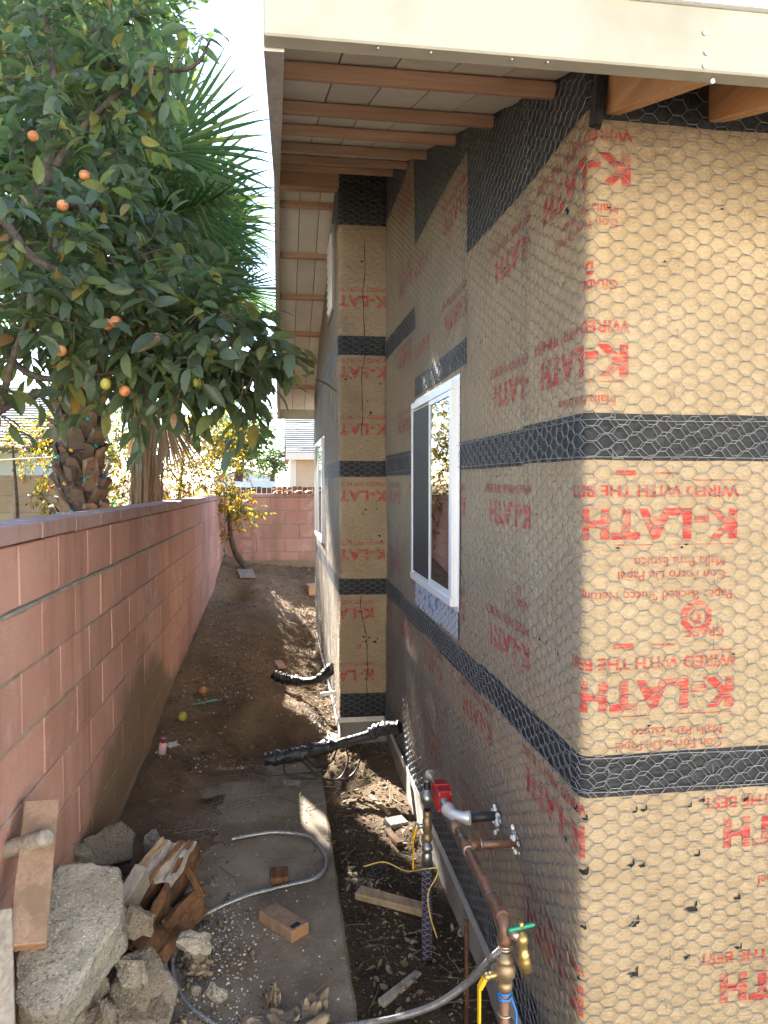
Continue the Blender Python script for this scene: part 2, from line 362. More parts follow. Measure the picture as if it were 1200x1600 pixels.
# ------------------------------------------------------------------ ground
WX = -.79                                      # alley face of the left block wall
SX, FX, CY, RY, EY = .72, .398, 1.666, 4.954, 8.36   # side wall, far wall, near corner, return wall, far end of the house
def H(x, y):
    x = np.asarray(x, float); y = np.asarray(y, float)
    al = np.interp(y, [-6, 3.2, 4.1, 4.6, 5.2, 7, 8.6, 9.6, 10.75], [-.05, -.05, -.045, -.02, .10, .20, .31, .44, .56])
    hs = np.interp(y, [-6, 4.4, 5, 7.2, 8.5, 10.7], [-.13, -.13, -.09, .02, .12, .5])
    t = np.clip((x + .35) / .7, 0, 1); t = t * t * (3 - 2 * t)
    g = al * (1 - t) + hs * t
    tr = np.clip((x - .20) / .05, 0, 1) * np.clip((4.5 - y) / .15, 0, 1)
    g = g * (1 - tr) + tr * (-.13 + .02 * fbm(x * 6, y * 6, 9))
    # soil thrown against the left wall, over the edge of the slab
    g = g + np.where(y > 2.6, .085 * np.exp(-((x + .84) / .2) ** 2) * np.clip((y - 2.7) / .9, 0, 1), 0)
    g = g + .05 * np.exp(-((x + .55) / .3) ** 2 - ((y - 4.2) / .5) ** 2)
    # undercut bank where the walk was broken off
    e = np.exp(-((x + .02) / .33) ** 4) * np.clip((y - 4.95) / .1, 0, 1) * np.clip((6.2 - y) / 1.1, 0, 1)
    g = g + .15 * e - .17 * np.exp(-((x - .0) / .3) ** 4 - ((y - 4.72) / .17) ** 2)
    g = g - .16 * np.exp(-((x + .55) / .22) ** 2 - ((y - 9.0) / .35) ** 2)
    g = g + np.where((x > -.79) & (x < .75) & (y < 10.8), .034 * fbm(x * 3.1, y * 3.1, 3) + .016 * fbm(x * 13, y * 13, 5, 3) + np.clip((y - 5.2) / 2, 0, 1) * (.07 * fbm(x * 1.9, y * 1.4, 17) + .03 * fbm(x * 6, y * 6, 19, 3)), .0)
    edge = -.40 + .22 * fbm(y * 1.6, y * 0, 13) - .12 * np.clip((3.2 - y) / 1., 0, 1); vis = (x > edge + .10 * fbm(x * 9, y * 9, 14)) & (y < 4.22 + .25 * fbm(x * 5, y * 0, 15))
    on = (y < 4.5) & (x < .228)
    g = np.where(on, np.where(vis, np.minimum(g, -.012), np.maximum(g, .004 + .02 * np.clip((edge - x) / .25, 0, 1) + .012 * fbm(x * 7, y * 7, 16, 3))), g)
    yard = np.where((x < WX) , .12, -.13); yard = np.where((y > 10.8), .3, yard)
    o = (x < WX - .02) | (y > 10.82) | (x > SX + .1)
    return np.where(o, yard, g)
def axis(lo, hi, fine, far):
    a = list(np.arange(lo, hi, fine)); s = fine; q = hi
    while q < far: a.append(q); s *= 1.35; q += s
    s = fine; q = lo - fine; b = []
    while q > -far: b.append(q); s *= 1.35; q -= s
    return np.array(b[::-1] + a)
gx = axis(-.85, .85, .017, 400); gy = axis(1.2, 10.9, .024, 400)
gx[np.abs(gx - WX).argmin()] = WX - .001
XX, YY = np.meshgrid(gx, gy); ZZ = H(XX, YY); nx = len(gx); ny = len(gy)
ii = (np.arange(ny - 1)[:, None] * nx + np.arange(nx - 1)[None]).ravel()
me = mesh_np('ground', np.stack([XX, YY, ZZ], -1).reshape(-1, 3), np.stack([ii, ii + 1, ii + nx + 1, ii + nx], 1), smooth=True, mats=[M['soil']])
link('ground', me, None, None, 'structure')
# concrete walk with a broken end and a worn edge
yy = np.concatenate([np.arange(-3, 1.4, .2), np.arange(1.4, 4.42, .03)]); V = []
for y in yy:
    e = .235 + .006 * float(vnoise(y * 9, 0, 2)) + .004 * float(vnoise(y * 40, 0, 4))
    if y > 4.25: e -= (y - 4.25) * .35
    V += [(WX, y, -.02), (WX, y, 0), (e - .012, y, 0), (e, y, -.012), (e + .004 * float(vnoise(y * 25, 3, 1)), y, -.12)]
k = len(yy); F = [(i * 5 + j, i * 5 + j + 1, i * 5 + 6 + j, i * 5 + 5 + j) for i in range(k - 1) for j in range(4)]
F2 = [tuple((k - 1) * 5 + j for j in range(5))]
me = bpy.data.meshes.new('walkway'); me.from_pydata(V, [], F + F2); me.update(); link('walkway', me, M['slab'], None, 'structure')
m = MB(); m.bx(-1.2, 14, -16, -2.6, -.1, -.03); m.build('bounce_paving', M['bounce_concrete'], None, 'structure')  # unseen pale ground added behind the camera as a sun bounce
# ------------------------------------------------------------------ block walls
def block_meshes(L, T, Hh, k, mt):
    out = []
    for q in range(k):
        b = MB(); b.box((0, 0, 0), (L, T, Hh), jit=.0012); me = bevel_mesh(b.mesh('block'), .004); me.materials.append(mt); out.append(me)
    return out
def block_wall(root, origin, ax, length, z0, zt, mt, capm, capH, T=.15, phase=0, tilt=0, course=.2, pitch=.4085, half=True):
    """ax: unit vector along the wall; the seen face lies on the origin line, n points out of it"""
    ax = Vector(ax); nrm = Vector((0, 0, 1)).cross(ax) * -1
    o = Vector(origin); ms = block_meshes(pitch - .0085, T, course - .009, 5, mt); hs = block_meshes(pitch / 2 - .0085, T, course - .009, 2, mt)
    Rm = Matrix((ax, -nrm, Vector((0, 0, 1)))).transposed().to_4x4()
    core = MB(); c = o + ax * length / 2; hh = zt - z0 - .01
    me = MB().box((0, 0, 0), (length, T - .012, hh)).mesh('mortar')
    me.transform(Matrix.Translation(c - nrm * (T / 2) + Vector((0, 0, z0 + hh / 2))) @ Rm); 
    # sagging run of the wall, as steps in z
    for v in me.vertices: v.co.z -= tilt * max(0, (v.co - o).dot(ax))
    link('mortar', me, M['mortar'], root)
    n = int(round((zt - z0) / course))
    for r in range(n):
        zc = zt - course * (r + .5); a = phase + (pitch / 2 if r % 2 == 0 else 0); a -= pitch * math.ceil(a / pitch)
        while a < length:
            c0, c1 = max(a, 0), min(a + pitch, length); L = c1 - c0
            if L > .06:
                full = L > pitch - .01; sc = 1
                me = random.choice(ms)
                p = o + ax * ((c0 + c1) / 2) - nrm * (T / 2 + random.uniform(-.0015, .0015)) + Vector((0, 0, zc - tilt * (c0 + c1) / 2))
                S = Matrix.Diagonal((1 if full else (L - .0085) / (pitch - .0085), 1, 1, 1))
                place('block', me, Matrix.Translation(p) @ Rm @ Matrix.Rotation(math.atan(-tilt) if tilt else 0, 4, 'Y').inverted() @ Matrix.Rotation(random.gauss(0, .001), 4, 'Z') @ S, root)
            a += pitch
    if capH:
        cs = block_meshes(pitch - .006, T + .016, capH, 4, capm); a = phase - pitch * 2
        while a < length:
            c0, c1 = max(a, 0), min(a + pitch, length); L = c1 - c0
            if L > .06:
                p = o + ax * ((c0 + c1) / 2) - nrm * (T / 2) + Vector((0, 0, zt + capH / 2 + .001 - tilt * (c0 + c1) / 2 + random.uniform(-.001, .001)))
                place('cap_block', random.choice(cs), Matrix.Translation(p) @ Rm @ Matrix.Diagonal((L / pitch, 1, 1, 1)), root)
            a += pitch
wl = empty('block_wall', (WX, 1, 0), 'long pink concrete block wall running along the left of the dirt alley', 'wall')
block_wall(wl, (WX, .78, 0), (0, 1, 0), 10.12, -.28, 1.52, M['pink_block'], M['cap_block'], .056, phase=.166, tilt=.0066)
m = MB(); ys = np.arange(.85, 7.0, .022); m.tube([(WX + .0005, y, 1.311 - .0066 * (y - .78) + .004 + .003 * float(vnoise(y * 14, 0, 5))) for y in ys], [.0062 + .005 * max(-.6, float(fbm(y * 9, 0, 6))) for y in ys], 7); m.build('mortar_bead', M['mortar'], wl)
wb = empty('block_wall', (0, 10.75, 0), 'short pink block wall closing the far end of the alley', 'wall')
block_wall(wb, (WX + .012, 10.75, 0), (1, 0, 0), 3.2, .27, 1.47, M['pink_block'], M['cap_block'], .045, phase=.03)
wt = empty('block_wall', (-5, 9.4, 0), 'tan block wall beside the palm trunk in the neighbouring yard', 'wall')
block_wall(wt, (-9.2, 9.4, 0), (1, 0, 0), 6.6, .12, 1.72, M['tan_block'], M['tan_block'], .05, phase=.1)
# ------------------------------------------------------------------ house: developed wall path
A = .028
KN = [(FX, EY), (FX, RY), (SX, RY), (SX, CY), (2.4, CY)]
S_IN = -(RY - CY); S_OUT = S_IN - (SX - FX); S_FAR = S_OUT - (EY - RY)
def base(s):
    """s along the walls -> (x, y, nx, ny); s = 0 is the near corner, s > 0 the sunny front, s < 0 the alley side"""
    s = np.asarray(s, float); x = np.zeros_like(s); y = np.zeros_like(s); a = np.zeros_like(s); b = np.zeros_like(s)
    q = s >= 0; x[q] = SX + s[q]; y[q] = CY; a[q] = 0; b[q] = -1
    q = (s < 0) & (s >= S_IN); x[q] = SX; y[q] = CY - s[q]; a[q] = -1; b[q] = 0
    q = (s < S_IN) & (s >= S_OUT); x[q] = SX - (S_IN - s[q]); y[q] = RY; a[q] = 0; b[q] = -1
    q = s < S_OUT; x[q] = FX; y[q] = RY + (S_OUT - s[q]); a[q] = -1; b[q] = 0
    for s0, c, d0, d1, n0, n1 in ((0, (SX, CY), (0, 1), (1, 0), (-1, 0), (0, -1)), (S_OUT, (FX, RY), (0, 1), (1, 0), (-1, 0), (0, -1))):
        q = np.abs(s - s0) < A; t = (s[q] - s0 + A) / (2 * A)
        for arr, k in ((x, 0), (y, 1)):
            p0 = c[k] + d0[k] * A; p1 = c[k] + d1[k] * A; arr[q] = (1 - t) ** 2 * p0 + 2 * t * (1 - t) * c[k] + t * t * p1
        na = n0[0] * (1 - t) + n1[0] * t; nb = n0[1] * (1 - t) + n1[1] * t; l = np.hypot(na, nb); a[q] = na / l; b[q] = nb / l
    return x, y, a, b
def disp(s, z):
    d = .006 * fbm(s * 3.3, z * 3.6, 21, 2) + .0024 * fbm(s * 9, z * 6, 23, 2) + .0042 * np.sin(2.1 * z + 3 * s) * np.clip(-s, 0, 1)
    low = np.clip((1.0 - z) / .8, 0, 1) * np.clip((-s) / .4, 0, 1) * np.clip((s + 3) / .4, 0, 1)
    return d + low * (.011 * fbm(s * 5, z * 2.2, 33, 3) + .006 * fbm(s * 11, z * 7, 35, 2))
def wall_pt(s, z, off=0):
    s = np.asarray(s, float); z = np.asarray(z, float); x, y, a, b = base(s); d = disp(s, z) + off
    return np.stack([x + a * d, y + b * d, z], -1)
ZS0, SL, RIDGE = 2.748, .33, 5.01
def zs(y): y = np.asarray(y, float); y = np.where(y > RIDGE, 2 * RIDGE - y, y); return ZS0 + SL * (y - 1.9)
def ztop(s):
    x, y, a, b = base(np.asarray(s, float)); return np.where(np.asarray(s) > 0, 2.665, zs(y) + .02)
house = empty('house', (SX, CY, 0), 'house under construction wrapped in kraft paper and stucco wire', 'house')
def sheet(name, m, s0, s1, z0, z1, off=0, ds=.02, dz=.02, ztopf=None, wav=0, par=None):
    ns = max(2, int((s1 - s0) / ds) + 1); nz = max(2, int((z1 - z0) / dz) + 1); s = np.linspace(s0, s1, ns)
    for c in (0, S_OUT):
        if s0 < c - A and s1 > c + A: s = np.unique(np.concatenate([s, c + np.linspace(-A, A, 9)]))
    s = np.sort(s); ns = len(s); z = np.linspace(z0, z1, nz); Sg, Zg = np.meshgrid(s, z)
    if wav: Zg = Zg + wav * fbm(Sg * 2.2, Zg * .01 + z0, int(z0 * 50) % 97, 4)
    if ztopf is not None: Zg = np.minimum(Zg, ztopf(Sg))
    V = wall_pt(Sg, Zg, off).reshape(-1, 3); i = (np.arange(nz - 1)[:, None] * ns + np.arange(ns - 1)[None]).ravel()
    Fq = np.stack([i, i + 1, i + ns + 1, i + ns], 1); zz = Zg.ravel(); keep = (zz[Fq].max(1) - zz[Fq].min(1)) > 1e-5
    me = mesh_np(name, V, Fq[keep], np.stack([Sg, Zg], -1).reshape(-1, 2), True, [m])
    return link(name, me, None, par or house)
SF = 1.65
for (s0, s1) in ((S_IN, SF), (S_OUT + .0, S_IN), (S_FAR, S_OUT)):
    for (z0, z1) in ((.055, .985), (.985, 1.81), (1.81, 2.575)):
        sheet('kraft_paper', M['paper'], s0, s1, z0, z1)
sheet('kraft_paper', M['paper'], -2.254, -1.111, 2.575, 2.965, ztopf=ztop)
sheet('kraft_paper', M['paper'], S_IN, -2.254, 2.575, 3.45, ztopf=ztop)
sheet('kraft_paper', M['paper'], S_OUT, S_IN, 2.575, 3.41)
sheet('kraft_paper', M['paper'], S_FAR, S_OUT, 2.575, 3.41, ztopf=ztop)
BP = M['black_paper']
bands = [(-.45, SF, 1.751, 1.862, .006), (-2.0, -.45, 1.745, 1.853, .006), (S_IN, -2.0, 1.735, 1.87, .006), (S_OUT, S_IN, 1.729, 1.837, .006), (S_FAR, S_OUT, 1.729, 1.837, .006),
         (-.9, SF, .937, 1.040, .008), (S_IN, -.9, .925, 1.034, .012), (S_OUT, S_IN, .928, 1.037, .006), (S_FAR, S_OUT, .928, 1.037, .01),
         (S_OUT, S_IN, 2.541, 2.669, .006), (S_FAR, S_OUT, 2.541, 2.669, .006), (S_IN, -2.254, 2.52, 2.64, .01), (-2.254, -1.111, 2.152, 2.25, .008),
         (S_OUT, S_IN, .08, .248, .006), (S_IN, -.02, .06, .20, .012)]
for a, b, z0, z1, wv in bands: sheet('black_paper_band', BP, a, b, z0, z1, .0022, .02, .03, None, wv)
for a, b, z0, z1 in ((-1.111, -.0, 2.565, 3.2), (-2.254, -1.111, 2.955, 3.6), (S_IN, -2.254, 3.44, 3.9), (S_OUT, S_IN, 3.40, 3.85), (S_FAR, S_OUT, 3.40, 3.85), (0, SF, 2.545, 2.70)):
    sheet('black_paper_patch', BP, a, b, z0, z1, .0030 if a != 0 else .001, .02, .03, ztop, .01)
# unseen solid lining added so that no light comes through behind the paper
m = MB()
for x0, x1, y0, y1 in ((SX + .012, 2.4, CY + .012, RY + .02), (FX + .012, 2.4, RY + .012, EY)): m.bx(x0, x1, y0, y1, -.3, 2.52)
m.build('wall_light_block', M['grey_wood'], house)
v = []; 
for x0, x1, y0, y1 in ((SX + .012, 2.4, CY + .02, RY + .02), (FX + .012, 2.4, RY + .012, EY - .02)):
    g = MB(); ys = [y0] + ([RIDGE] if y0 < RIDGE < y1 else []) + [y1]
    for ya, yb in zip(ys, ys[1:]):
        za, zb = float(zs(ya)) - .005, float(zs(yb)) - .005
        g.add([(x0, ya, 2.5), (x1, ya, 2.5), (x1, yb, 2.5), (x0, yb, 2.5), (x0, ya, za), (x1, ya, za), (x1, yb, zb), (x0, yb, zb)],
              [(3, 2, 1, 0), (4, 5, 6, 7), (0, 1, 5, 4), (1, 2, 6, 5), (2, 3, 7, 6), (3, 0, 4, 7)])
    g.build('gable_light_block', M['grey_wood'], house)  # the same light-tight lining carried up into the gable
# ------------------------------------------------------------------ roof
BX0, BX1 = -.022, .012                          # barge board
F0, F1 = 1.236, 1.274                           # fascia
REAR = 2 * RIDGE - F0
boards = np.arange(BX1 + .002, 2.4, .1415)
me_f = {}
for q, sgn in ((0, 1), (1, -1)):
    for k, x0 in enumerate(boards):
        if sgn < 0 and x0 > .8: break
        x1 = x0 + .1415 - .005; ya = F1 + .001 if sgn > 0 else 2 * RIDGE - F1; yb = RIDGE
        za, zb = float(zs(ya)), float(zs(yb)); j = random.uniform(0, .002)
        vs_ = [(x, y, z + dz + j) for (y, z) in ((ya, za), (yb, zb)) for dz in (0, .018) for x in (x0, x1)]
        b = MB().add(vs_, [(0, 1, 3, 2), (4, 6, 7, 5), (0, 4, 5, 1), (2, 3, 7, 6), (0, 2, 6, 4), (1, 5, 7, 3)])
        link('soffit_board', b.mesh('soffit_board'), M['soffit'], house)
r = MB()
for ya, yb in ((F0 - .006, RIDGE), (RIDGE, REAR + .006)):
    za, zb = float(zs(ya)) + .021, float(zs(yb)) + .021
    r.add([(x, y, z + dz) for (y, z) in ((ya, za), (yb, zb)) for dz in (0, .022) for x in (BX0 - .004, 2.4)], [(0, 1, 3, 2), (4, 6, 7, 5), (0, 4, 5, 1), (2, 3, 7, 6), (0, 2, 6, 4), (1, 5, 7, 3)])
r.build('roof_covering', M['deck'], house)
zt = float(zs(F0))
fb = MB().bx(BX0, 2.4, F0, F1, 2.422, 2.533); link('fascia_board', bevel_mesh(fb.mesh('fascia_board'), .003), M['cream'], house)
rf = MB().bx(BX0, .9, 2 * RIDGE - F1, REAR, 2.43, 2.565); rf.build('fascia_board', M['cream'], house)
MB().bx(BX0 - .002, 2.4, F0 - .009, F0 + .004, 2.534, zt + .05).build('drip_edge', M['vinyl'], house)
nl = MB()
for px, py in ((1117, 34), (1120, 66), (1118, 88), (1130, 112), (432, 20)):
    s = .535 + (px - 950) * .00125; z = 2.505 - (py - 17) * .00105; nl.cyl((s, F0 + .003, z), (s, F0 - .0035, z - .001), .0042, 8)
for px in (572, 655, 786, 845): nl.ball((BX1 + .02 + (px - 447) * .00108, F0 + .012, 2.4218), .0034, 8)
nl.build('nail_head', M['steel'], house, 'stuff')
def barge(ya, yb, mt, d):
    za, zb = float(zs(ya)) + .018, float(zs(yb)) + .018
    b = MB().add([(x, y, z - dz) for (y, z) in ((ya, za), (yb, zb)) for dz in (d, 0) for x in (BX0, BX1)], [(0, 1, 3, 2), (4, 6, 7, 5), (0, 4, 5, 1), (2, 3, 7, 6), (0, 2, 6, 4), (1, 5, 7, 3)])
    return b.build('barge_board', mt, house)
barge(F1 + .001, RIDGE, M['weathered'], .142); barge(RIDGE + .001, 2 * RIDGE - F1 - .001, M['cream'], .13)
# lookouts across the rake, each a fir two-by-four under the boards
for yl in (1.9, 2.461, 2.982, 3.574, 4.134, 4.70):
    for side in (0, 1):
        y = yl if not side else 2 * RIDGE - yl; x1 = SX + .02 if not side else FX + .02
        b = MB(); z = float(zs(y)) - .003 - .019; sl_ = math.atan(SL) * (1 if not side else -1)
        b.box(((BX1 + .001 + x1) / 2, y, z), (x1 - BX1 - .001, .038, .038), Matrix.Rotation(sl_, 3, 'X'))
        link('lookout', bevel_mesh(b.mesh('lookout'), .003), M['fir'], house)
b = MB().bx(BX1 + .001, FX + .05, RIDGE - .045, RIDGE + .045, float(zs(RIDGE)) - .13, float(zs(RIDGE)) - .004); link('ridge_beam', b.mesh('ridge_beam'), M['fir'], house)
for k in range(4):                              # rafter tails over the sunny front
    x = .776 + .262 * k if k < 2 else 1.038 + .5 * (k - 1); ya, yb = F1 + .001, 2.3; za, zb = float(zs(ya)) - .003, float(zs(yb)) - .003
    b = MB().add([(xx, y, z - dz) for (y, z) in ((ya, za), (yb, zb)) for dz in (.112, 0) for xx in (x - .019, x + .019)], [(0, 1, 3, 2), (4, 6, 7, 5), (0, 4, 5, 1), (2, 3, 7, 6), (0, 2, 6, 4), (1, 5, 7, 3)])
    link('rafter', bevel_mesh(b.mesh('rafter'), .003), M['fir_y'], house)
# black paper folded round the first rafter
MB().box((.742, CY - .012, 2.62), (.03, .02, .20), Matrix.Rotation(R(6), 3, 'Y'), .006).build('black_paper_fold', BP, house)
# ------------------------------------------------------------------ weep screed and foundation
m = MB(); m.bx(SX - .020, SX - .001, CY - .02, RY - .001, .048, .055); m.bx(SX - .020, SX - .0165, CY - .02, RY - .001, .0551, .090); m.build('weep_screed', M['screed'], house)
m = MB(); m.bx(FX + .001, SX - .021, RY - .020, RY - .002, .058, .066); m.bx(FX + .001, SX - .021, RY - .020, RY - .017, .0661, .092); m.build('weep_screed', M['screed'], house)
m = MB(); m.bx(FX - .020, FX - .001, RY - .02, EY, .048, .055); m.bx(FX - .020, FX - .0165, RY - .02, EY, .0551, .085); m.build('weep_screed', M['screed'], house)
m = MB(); m.bx(SX + .002, 2.4, CY + .002, RY, -.6, .05); m.bx(FX + .002, 2.4, RY + .002, EY, -.6, .056)
m.build('foundation', M['concrete'], house)
m = MB()
for y in np.arange(1.75, 4.9, .105): m.cyl((SX - .0166, y, .069), (SX - .0172, y, .069), .0032, 8)
m.build('screed_hole', M['hole'], house, 'stuff')
# ------------------------------------------------------------------ windows
def window(y0, y1, z0, z1, x, screen=True):
    w = .034; f = MB(); xo, xi = x - .034, x - .004
    f.bx(xo, xi, y0, y1, z1 - w, z1); f.bx(xo - .003, xi, y0, y1, z0, z0 + w); f.bx(xo + .001, xi, y0, y0 + w, z0 + w, z1 - w); f.bx(xo + .001, xi, y1 - w, y1, z0 + w, z1 - w)
    f.bx(x - .007, x - .003, y0 - .022, y1 + .022, z0 - .02, z1 + .025)
    fr = link('window', bevel_mesh(f.mesh('window'), .002), M['vinyl'], house)
    ym = (y0 + y1) / 2; s = MB(); g = .022
    for a, b, xx in ((y0 + w, ym + g / 2, x - .020), (ym - g / 2, y1 - w, x - .009)):
        s = MB(); s.bx(xx - .011, xx, a, b, z1 - w - g, z1 - w - .001); s.bx(xx - .011, xx, a, b, z0 + w + .001, z0 + w + g); s.bx(xx - .0105, xx, a, a + g, z0 + w + g, z1 - w - g); s.bx(xx - .0105, xx, b - g, b, z0 + w + g, z1 - w - g)
        s.build('sash', M['vinyl'], fr)
        MB().bx(xx - .0055, xx - .0025, a + g * .8, b - g * .8, z0 + w + g * .8, z1 - w - g * .8).build('pane', M['glass'], fr)
    if screen: MB().bx(x - .0285, x - .0265, ym + .012, y1 - w - .004, z0 + w + .012, z1 - w - .012).build('insect_screen', M['screen'], fr)
    return fr
window(2.908, 3.83, 1.188, 2.105, SX); window(6.5, 7.7, 1.15, 2.08, FX)
sheet('window_flashing', M['flash'], -2.15, -1.235, 1.05, 1.19, .006, .02, .02, None, .006)
# gable vent on the far wall
v = MB(); y0, y1, z0, z1 = 5.28, 5.80, 2.92, 3.52; xo = FX - .02
v.bx(xo, FX - .002, y0, y1, z1 - .03, z1); v.bx(xo, FX - .002, y0, y1, z0, z0 + .03); v.bx(xo, FX - .002, y0, y0 + .03, z0 + .03, z1 - .03); v.bx(xo, FX - .002, y1 - .03, y1, z0 + .03, z1 - .03)
gv = v.build('gable_vent', M['grey_wood'], house); MB().bx(FX - .006, FX - .004, y0 + .03, y1 - .03, z0 + .03, z1 - .03).build('vent_screen', M['hole'], gv)
for k in range(9):
    z = z0 + .06 + k * .058; MB().box((FX - .014, (y0 + y1) / 2, z), (.004, y1 - y0 - .062, .05), Matrix.Rotation(R(-35), 3, 'Y')).build('vent_slat', M['vinyl'], gv)
# ------------------------------------------------------------------ print on the paper
dg = bpy.context.evaluated_depsgraph_get()
def text_mesh(body, size, bold=0, sx=1, shear=0, sp=1):
    c = bpy.data.curves.new('print', 'FONT'); c.body = body; c.size = size; c.offset = bold; c.resolution_u = 4; c.shear = shear; c.space_character = sp
    o = bpy.data.objects.new('print', c); COL.objects.link(o); bpy.context.view_layer.update(); me = bpy.data.meshes.new_from_object(o.evaluated_get(bpy.context.evaluated_depsgraph_get()))
    bpy.data.objects.remove(o); bpy.data.curves.remove(c)
    V = [(v.co.x * sx, v.co.y) for v in me.vertices]; Fs = [tuple(p.vertices) for p in me.polygons]; bpy.data.meshes.remove(me); return V, Fs
T_K = text_mesh('K-LATH', .096, .0050, 1.12, 0, 1.14); T_W = text_mesh('WIRED WITH THE BEST', .040, .0009, 1.1)
T_M = text_mesh('Malla Para Estuco', .034, 0); T_C = text_mesh('Con Forro De Papel', .034, 0); T_P = text_mesh('Paper Backed Stucco Netting', .034, 0)
T_D = text_mesh('D', .042, .002); T_G = text_mesh('GRADE', .032, .0006)
def bar(w, h): return [(0, 0), (w, 0), (w, h), (0, h)], [(0, 1, 2, 3)]
def octring(r, hole):
    V = [(math.cos(math.pi / 8 + k * math.pi / 4) * a, math.sin(math.pi / 8 + k * math.pi / 4) * a) for a in (r, hole) for k in range(8)]
    return V, [(k, (k + 1) % 8, 8 + (k + 1) % 8, 8 + k) for k in range(8)]
PRINT = [(T_K, 0, -.034), (T_W, .0, -.094), (T_M, .03, .080), (T_C, .03, .113), (T_P, .01, .162), (T_G, .03, .255), (T_D, .092, .213),
         (octring(.043, .026), .105, .228), (bar(.17, .0022), .01, .048), (bar(.1, .0022), .22, .048), (bar(.12, .0024), .0, -.108), (bar(.06, .005), .16, -.126), (bar(.05, .012), .27, -.13)]
def print_wall(entries, name='printed_lettering'):
    bm = bmesh.new(); big = []
    for sr, zk, a, b, za, zb, which in entries:
        for idx, ((V, Fs), dx, dz) in enumerate(PRINT):
            if which and idx not in which: continue
            t = bmesh.new(); vv = [t.verts.new((sr - dx - x, zk - dz - y, 0)) for x, y in V]
            for f in Fs:
                try: t.faces.new([vv[i] for i in f])
                except ValueError: pass
            def cut(co, no, clear): bmesh.ops.bisect_plane(t, geom=t.verts[:] + t.edges[:] + t.faces[:], plane_co=co, plane_no=no, clear_outer=clear)
            cut((a, 0, 0), (-1, 0, 0), True); cut((b, 0, 0), (1, 0, 0), True); cut((0, za, 0), (0, -1, 0), True); cut((0, zb, 0), (0, 1, 0), True)
            xs = [q.co.x for q in t.verts]
            if not xs: t.free(); continue
            for c in (0, S_OUT):
                if min(xs) < c + A and max(xs) > c - A:
                    for q in np.linspace(-A, A, 7): cut((c + q, 0, 0), (1, 0, 0), False)
            for q in np.arange(math.floor(min(xs) / .03) * .03 + .003, max(xs), .03): cut((q, 0, 0), (1, 0, 0), False)
            ys = [q.co.y for q in t.verts]
            for q in np.arange(math.floor(min(ys) / .03) * .03 + .003, max(ys), .03): cut((0, q, 0), (0, 1, 0), False)
            t.verts.index_update(); n0 = len(big); big.append(([tuple(q.co[:2]) for q in t.verts], [[q.index for q in f.verts] for f in t.faces])); t.free()
    bm.free()
    for V, FS in big:
        SV = np.array(V); W3 = wall_pt(SV[:, 0], SV[:, 1], .0016)
        me = bpy.data.meshes.new(name); me.from_pydata(W3.tolist(), [], FS); l = me.uv_layers.new(name='UVMap')
        vi = np.zeros(len(me.loops), np.int32); me.loops.foreach_get('vertex_index', vi); l.data.foreach_set('uv', SV[vi].astype(np.float32).ravel())
        me.polygons.foreach_set('use_smooth', np.ones(len(me.polygons), bool)); me.update(); link(name, me, M['ink'], house)
E = []
for z in (1.596, 1.178):
    for k in range(5): E.append((.395 - .77 * k, z, S_IN, SF, 1.042, 1.75, None if k in (0,) else (0, 1, 5, 6, 8)))
E2 = []
for z in (.82, .42):
    for k in range(-1, 5): E2.append((.01 - .77 * k, z, S_IN, SF, .06, .93, (0, 1) if k >= 0 else (0, 1, 2, 3)))
E3 = [(.105, 1.985, -.405, SF, 1.87, 2.56, (0, 1, 2, 5, 6, 8)), (.105, 2.43, -.405, SF, 1.87, 2.56, (0, 1, 2, 3, 5, 6))]
E3 += [(-.33, z, -1.105, -.41, 1.87, 2.56, (0, 1, 10)) for z in (1.98, 2.39)]
E3 += [(-.33 - .77, z, -2.2, -1.115, 2.26, 2.95, (0, 1)) for z in (2.38, 2.80)] + [(-1.87, z, -2.25, -1.115, 2.26, 2.95, (0,)) for z in (2.38, 2.80)]
E3 += [(-2.35, z, S_IN, -2.26, 2.65, 3.4, (0, 1)) for z in (2.83, 3.25)] + [(-2.35, z, S_IN, -2.26, 1.88, 2.51, (0, 1)) for z in (2.02, 2.40)]
E4 = [(S_IN - .0, z, S_OUT, S_IN, .25, 3.39, (0, 1)) for z in (1.60, 1.20, 2.05, 2.43, 2.9)] + [(S_IN - .085, z, S_OUT, S_IN, .25, .92, (0, 1, 6)) for z in (.80, .375)]
for e in (E, E2, E3, E4): print_wall(e)
# torn staple holes in the paper and the staples
def on_front(px, py): return .014 + (px - 925) * .00166, 1.862 - (py - 645) * .00152
holes = [on_front(*p) for p in ((898, 1283), (920, 1290), (997, 1282), (1012, 1280), (1083, 1280), (1103, 1272), (1175, 1275), (920, 1378), (993, 1370), (1010, 1372), (1097, 1362), (1000, 1468), (1092, 1452), (1165, 1440), (920, 1468), (1000, 1553), (1085, 1535), (1170, 1525), (910, 1555),
         (1065, 857), (1072, 853), (965, 857), (980, 945), (1150, 1032), (1018, 1144), (945, 330), (1120, 322), (1032, 408))]
big = {(1000, 1468): 1, (1092, 1452): 1, (1000, 1553): 1, (1165, 1440): 1, (920, 1378): 1}
V = []; Fs = []
def hole(s, z, w, h):
    k = random.randint(7, 10); n0 = len(V); V.append((s, z))
    for q in range(k):
        a = 2 * math.pi * q / k; r = random.uniform(.35, 1.25); V.append((s + math.cos(a) * w * r, z + math.sin(a) * h * r))
    for q in range(k): Fs.append((n0, n0 + 1 + q, n0 + 1 + (q + 1) % k))
for q, (s, z) in enumerate(holes):
    b = 1.0 if q < 19 else .55
    if q in (7, 11, 12, 15): b = 1.6
    hole(s, z, .011 * b, .0052 * b); 
    if q < 19: hole(s + .006 * b, z + .006 * b, .0025 * b, .009 * b)
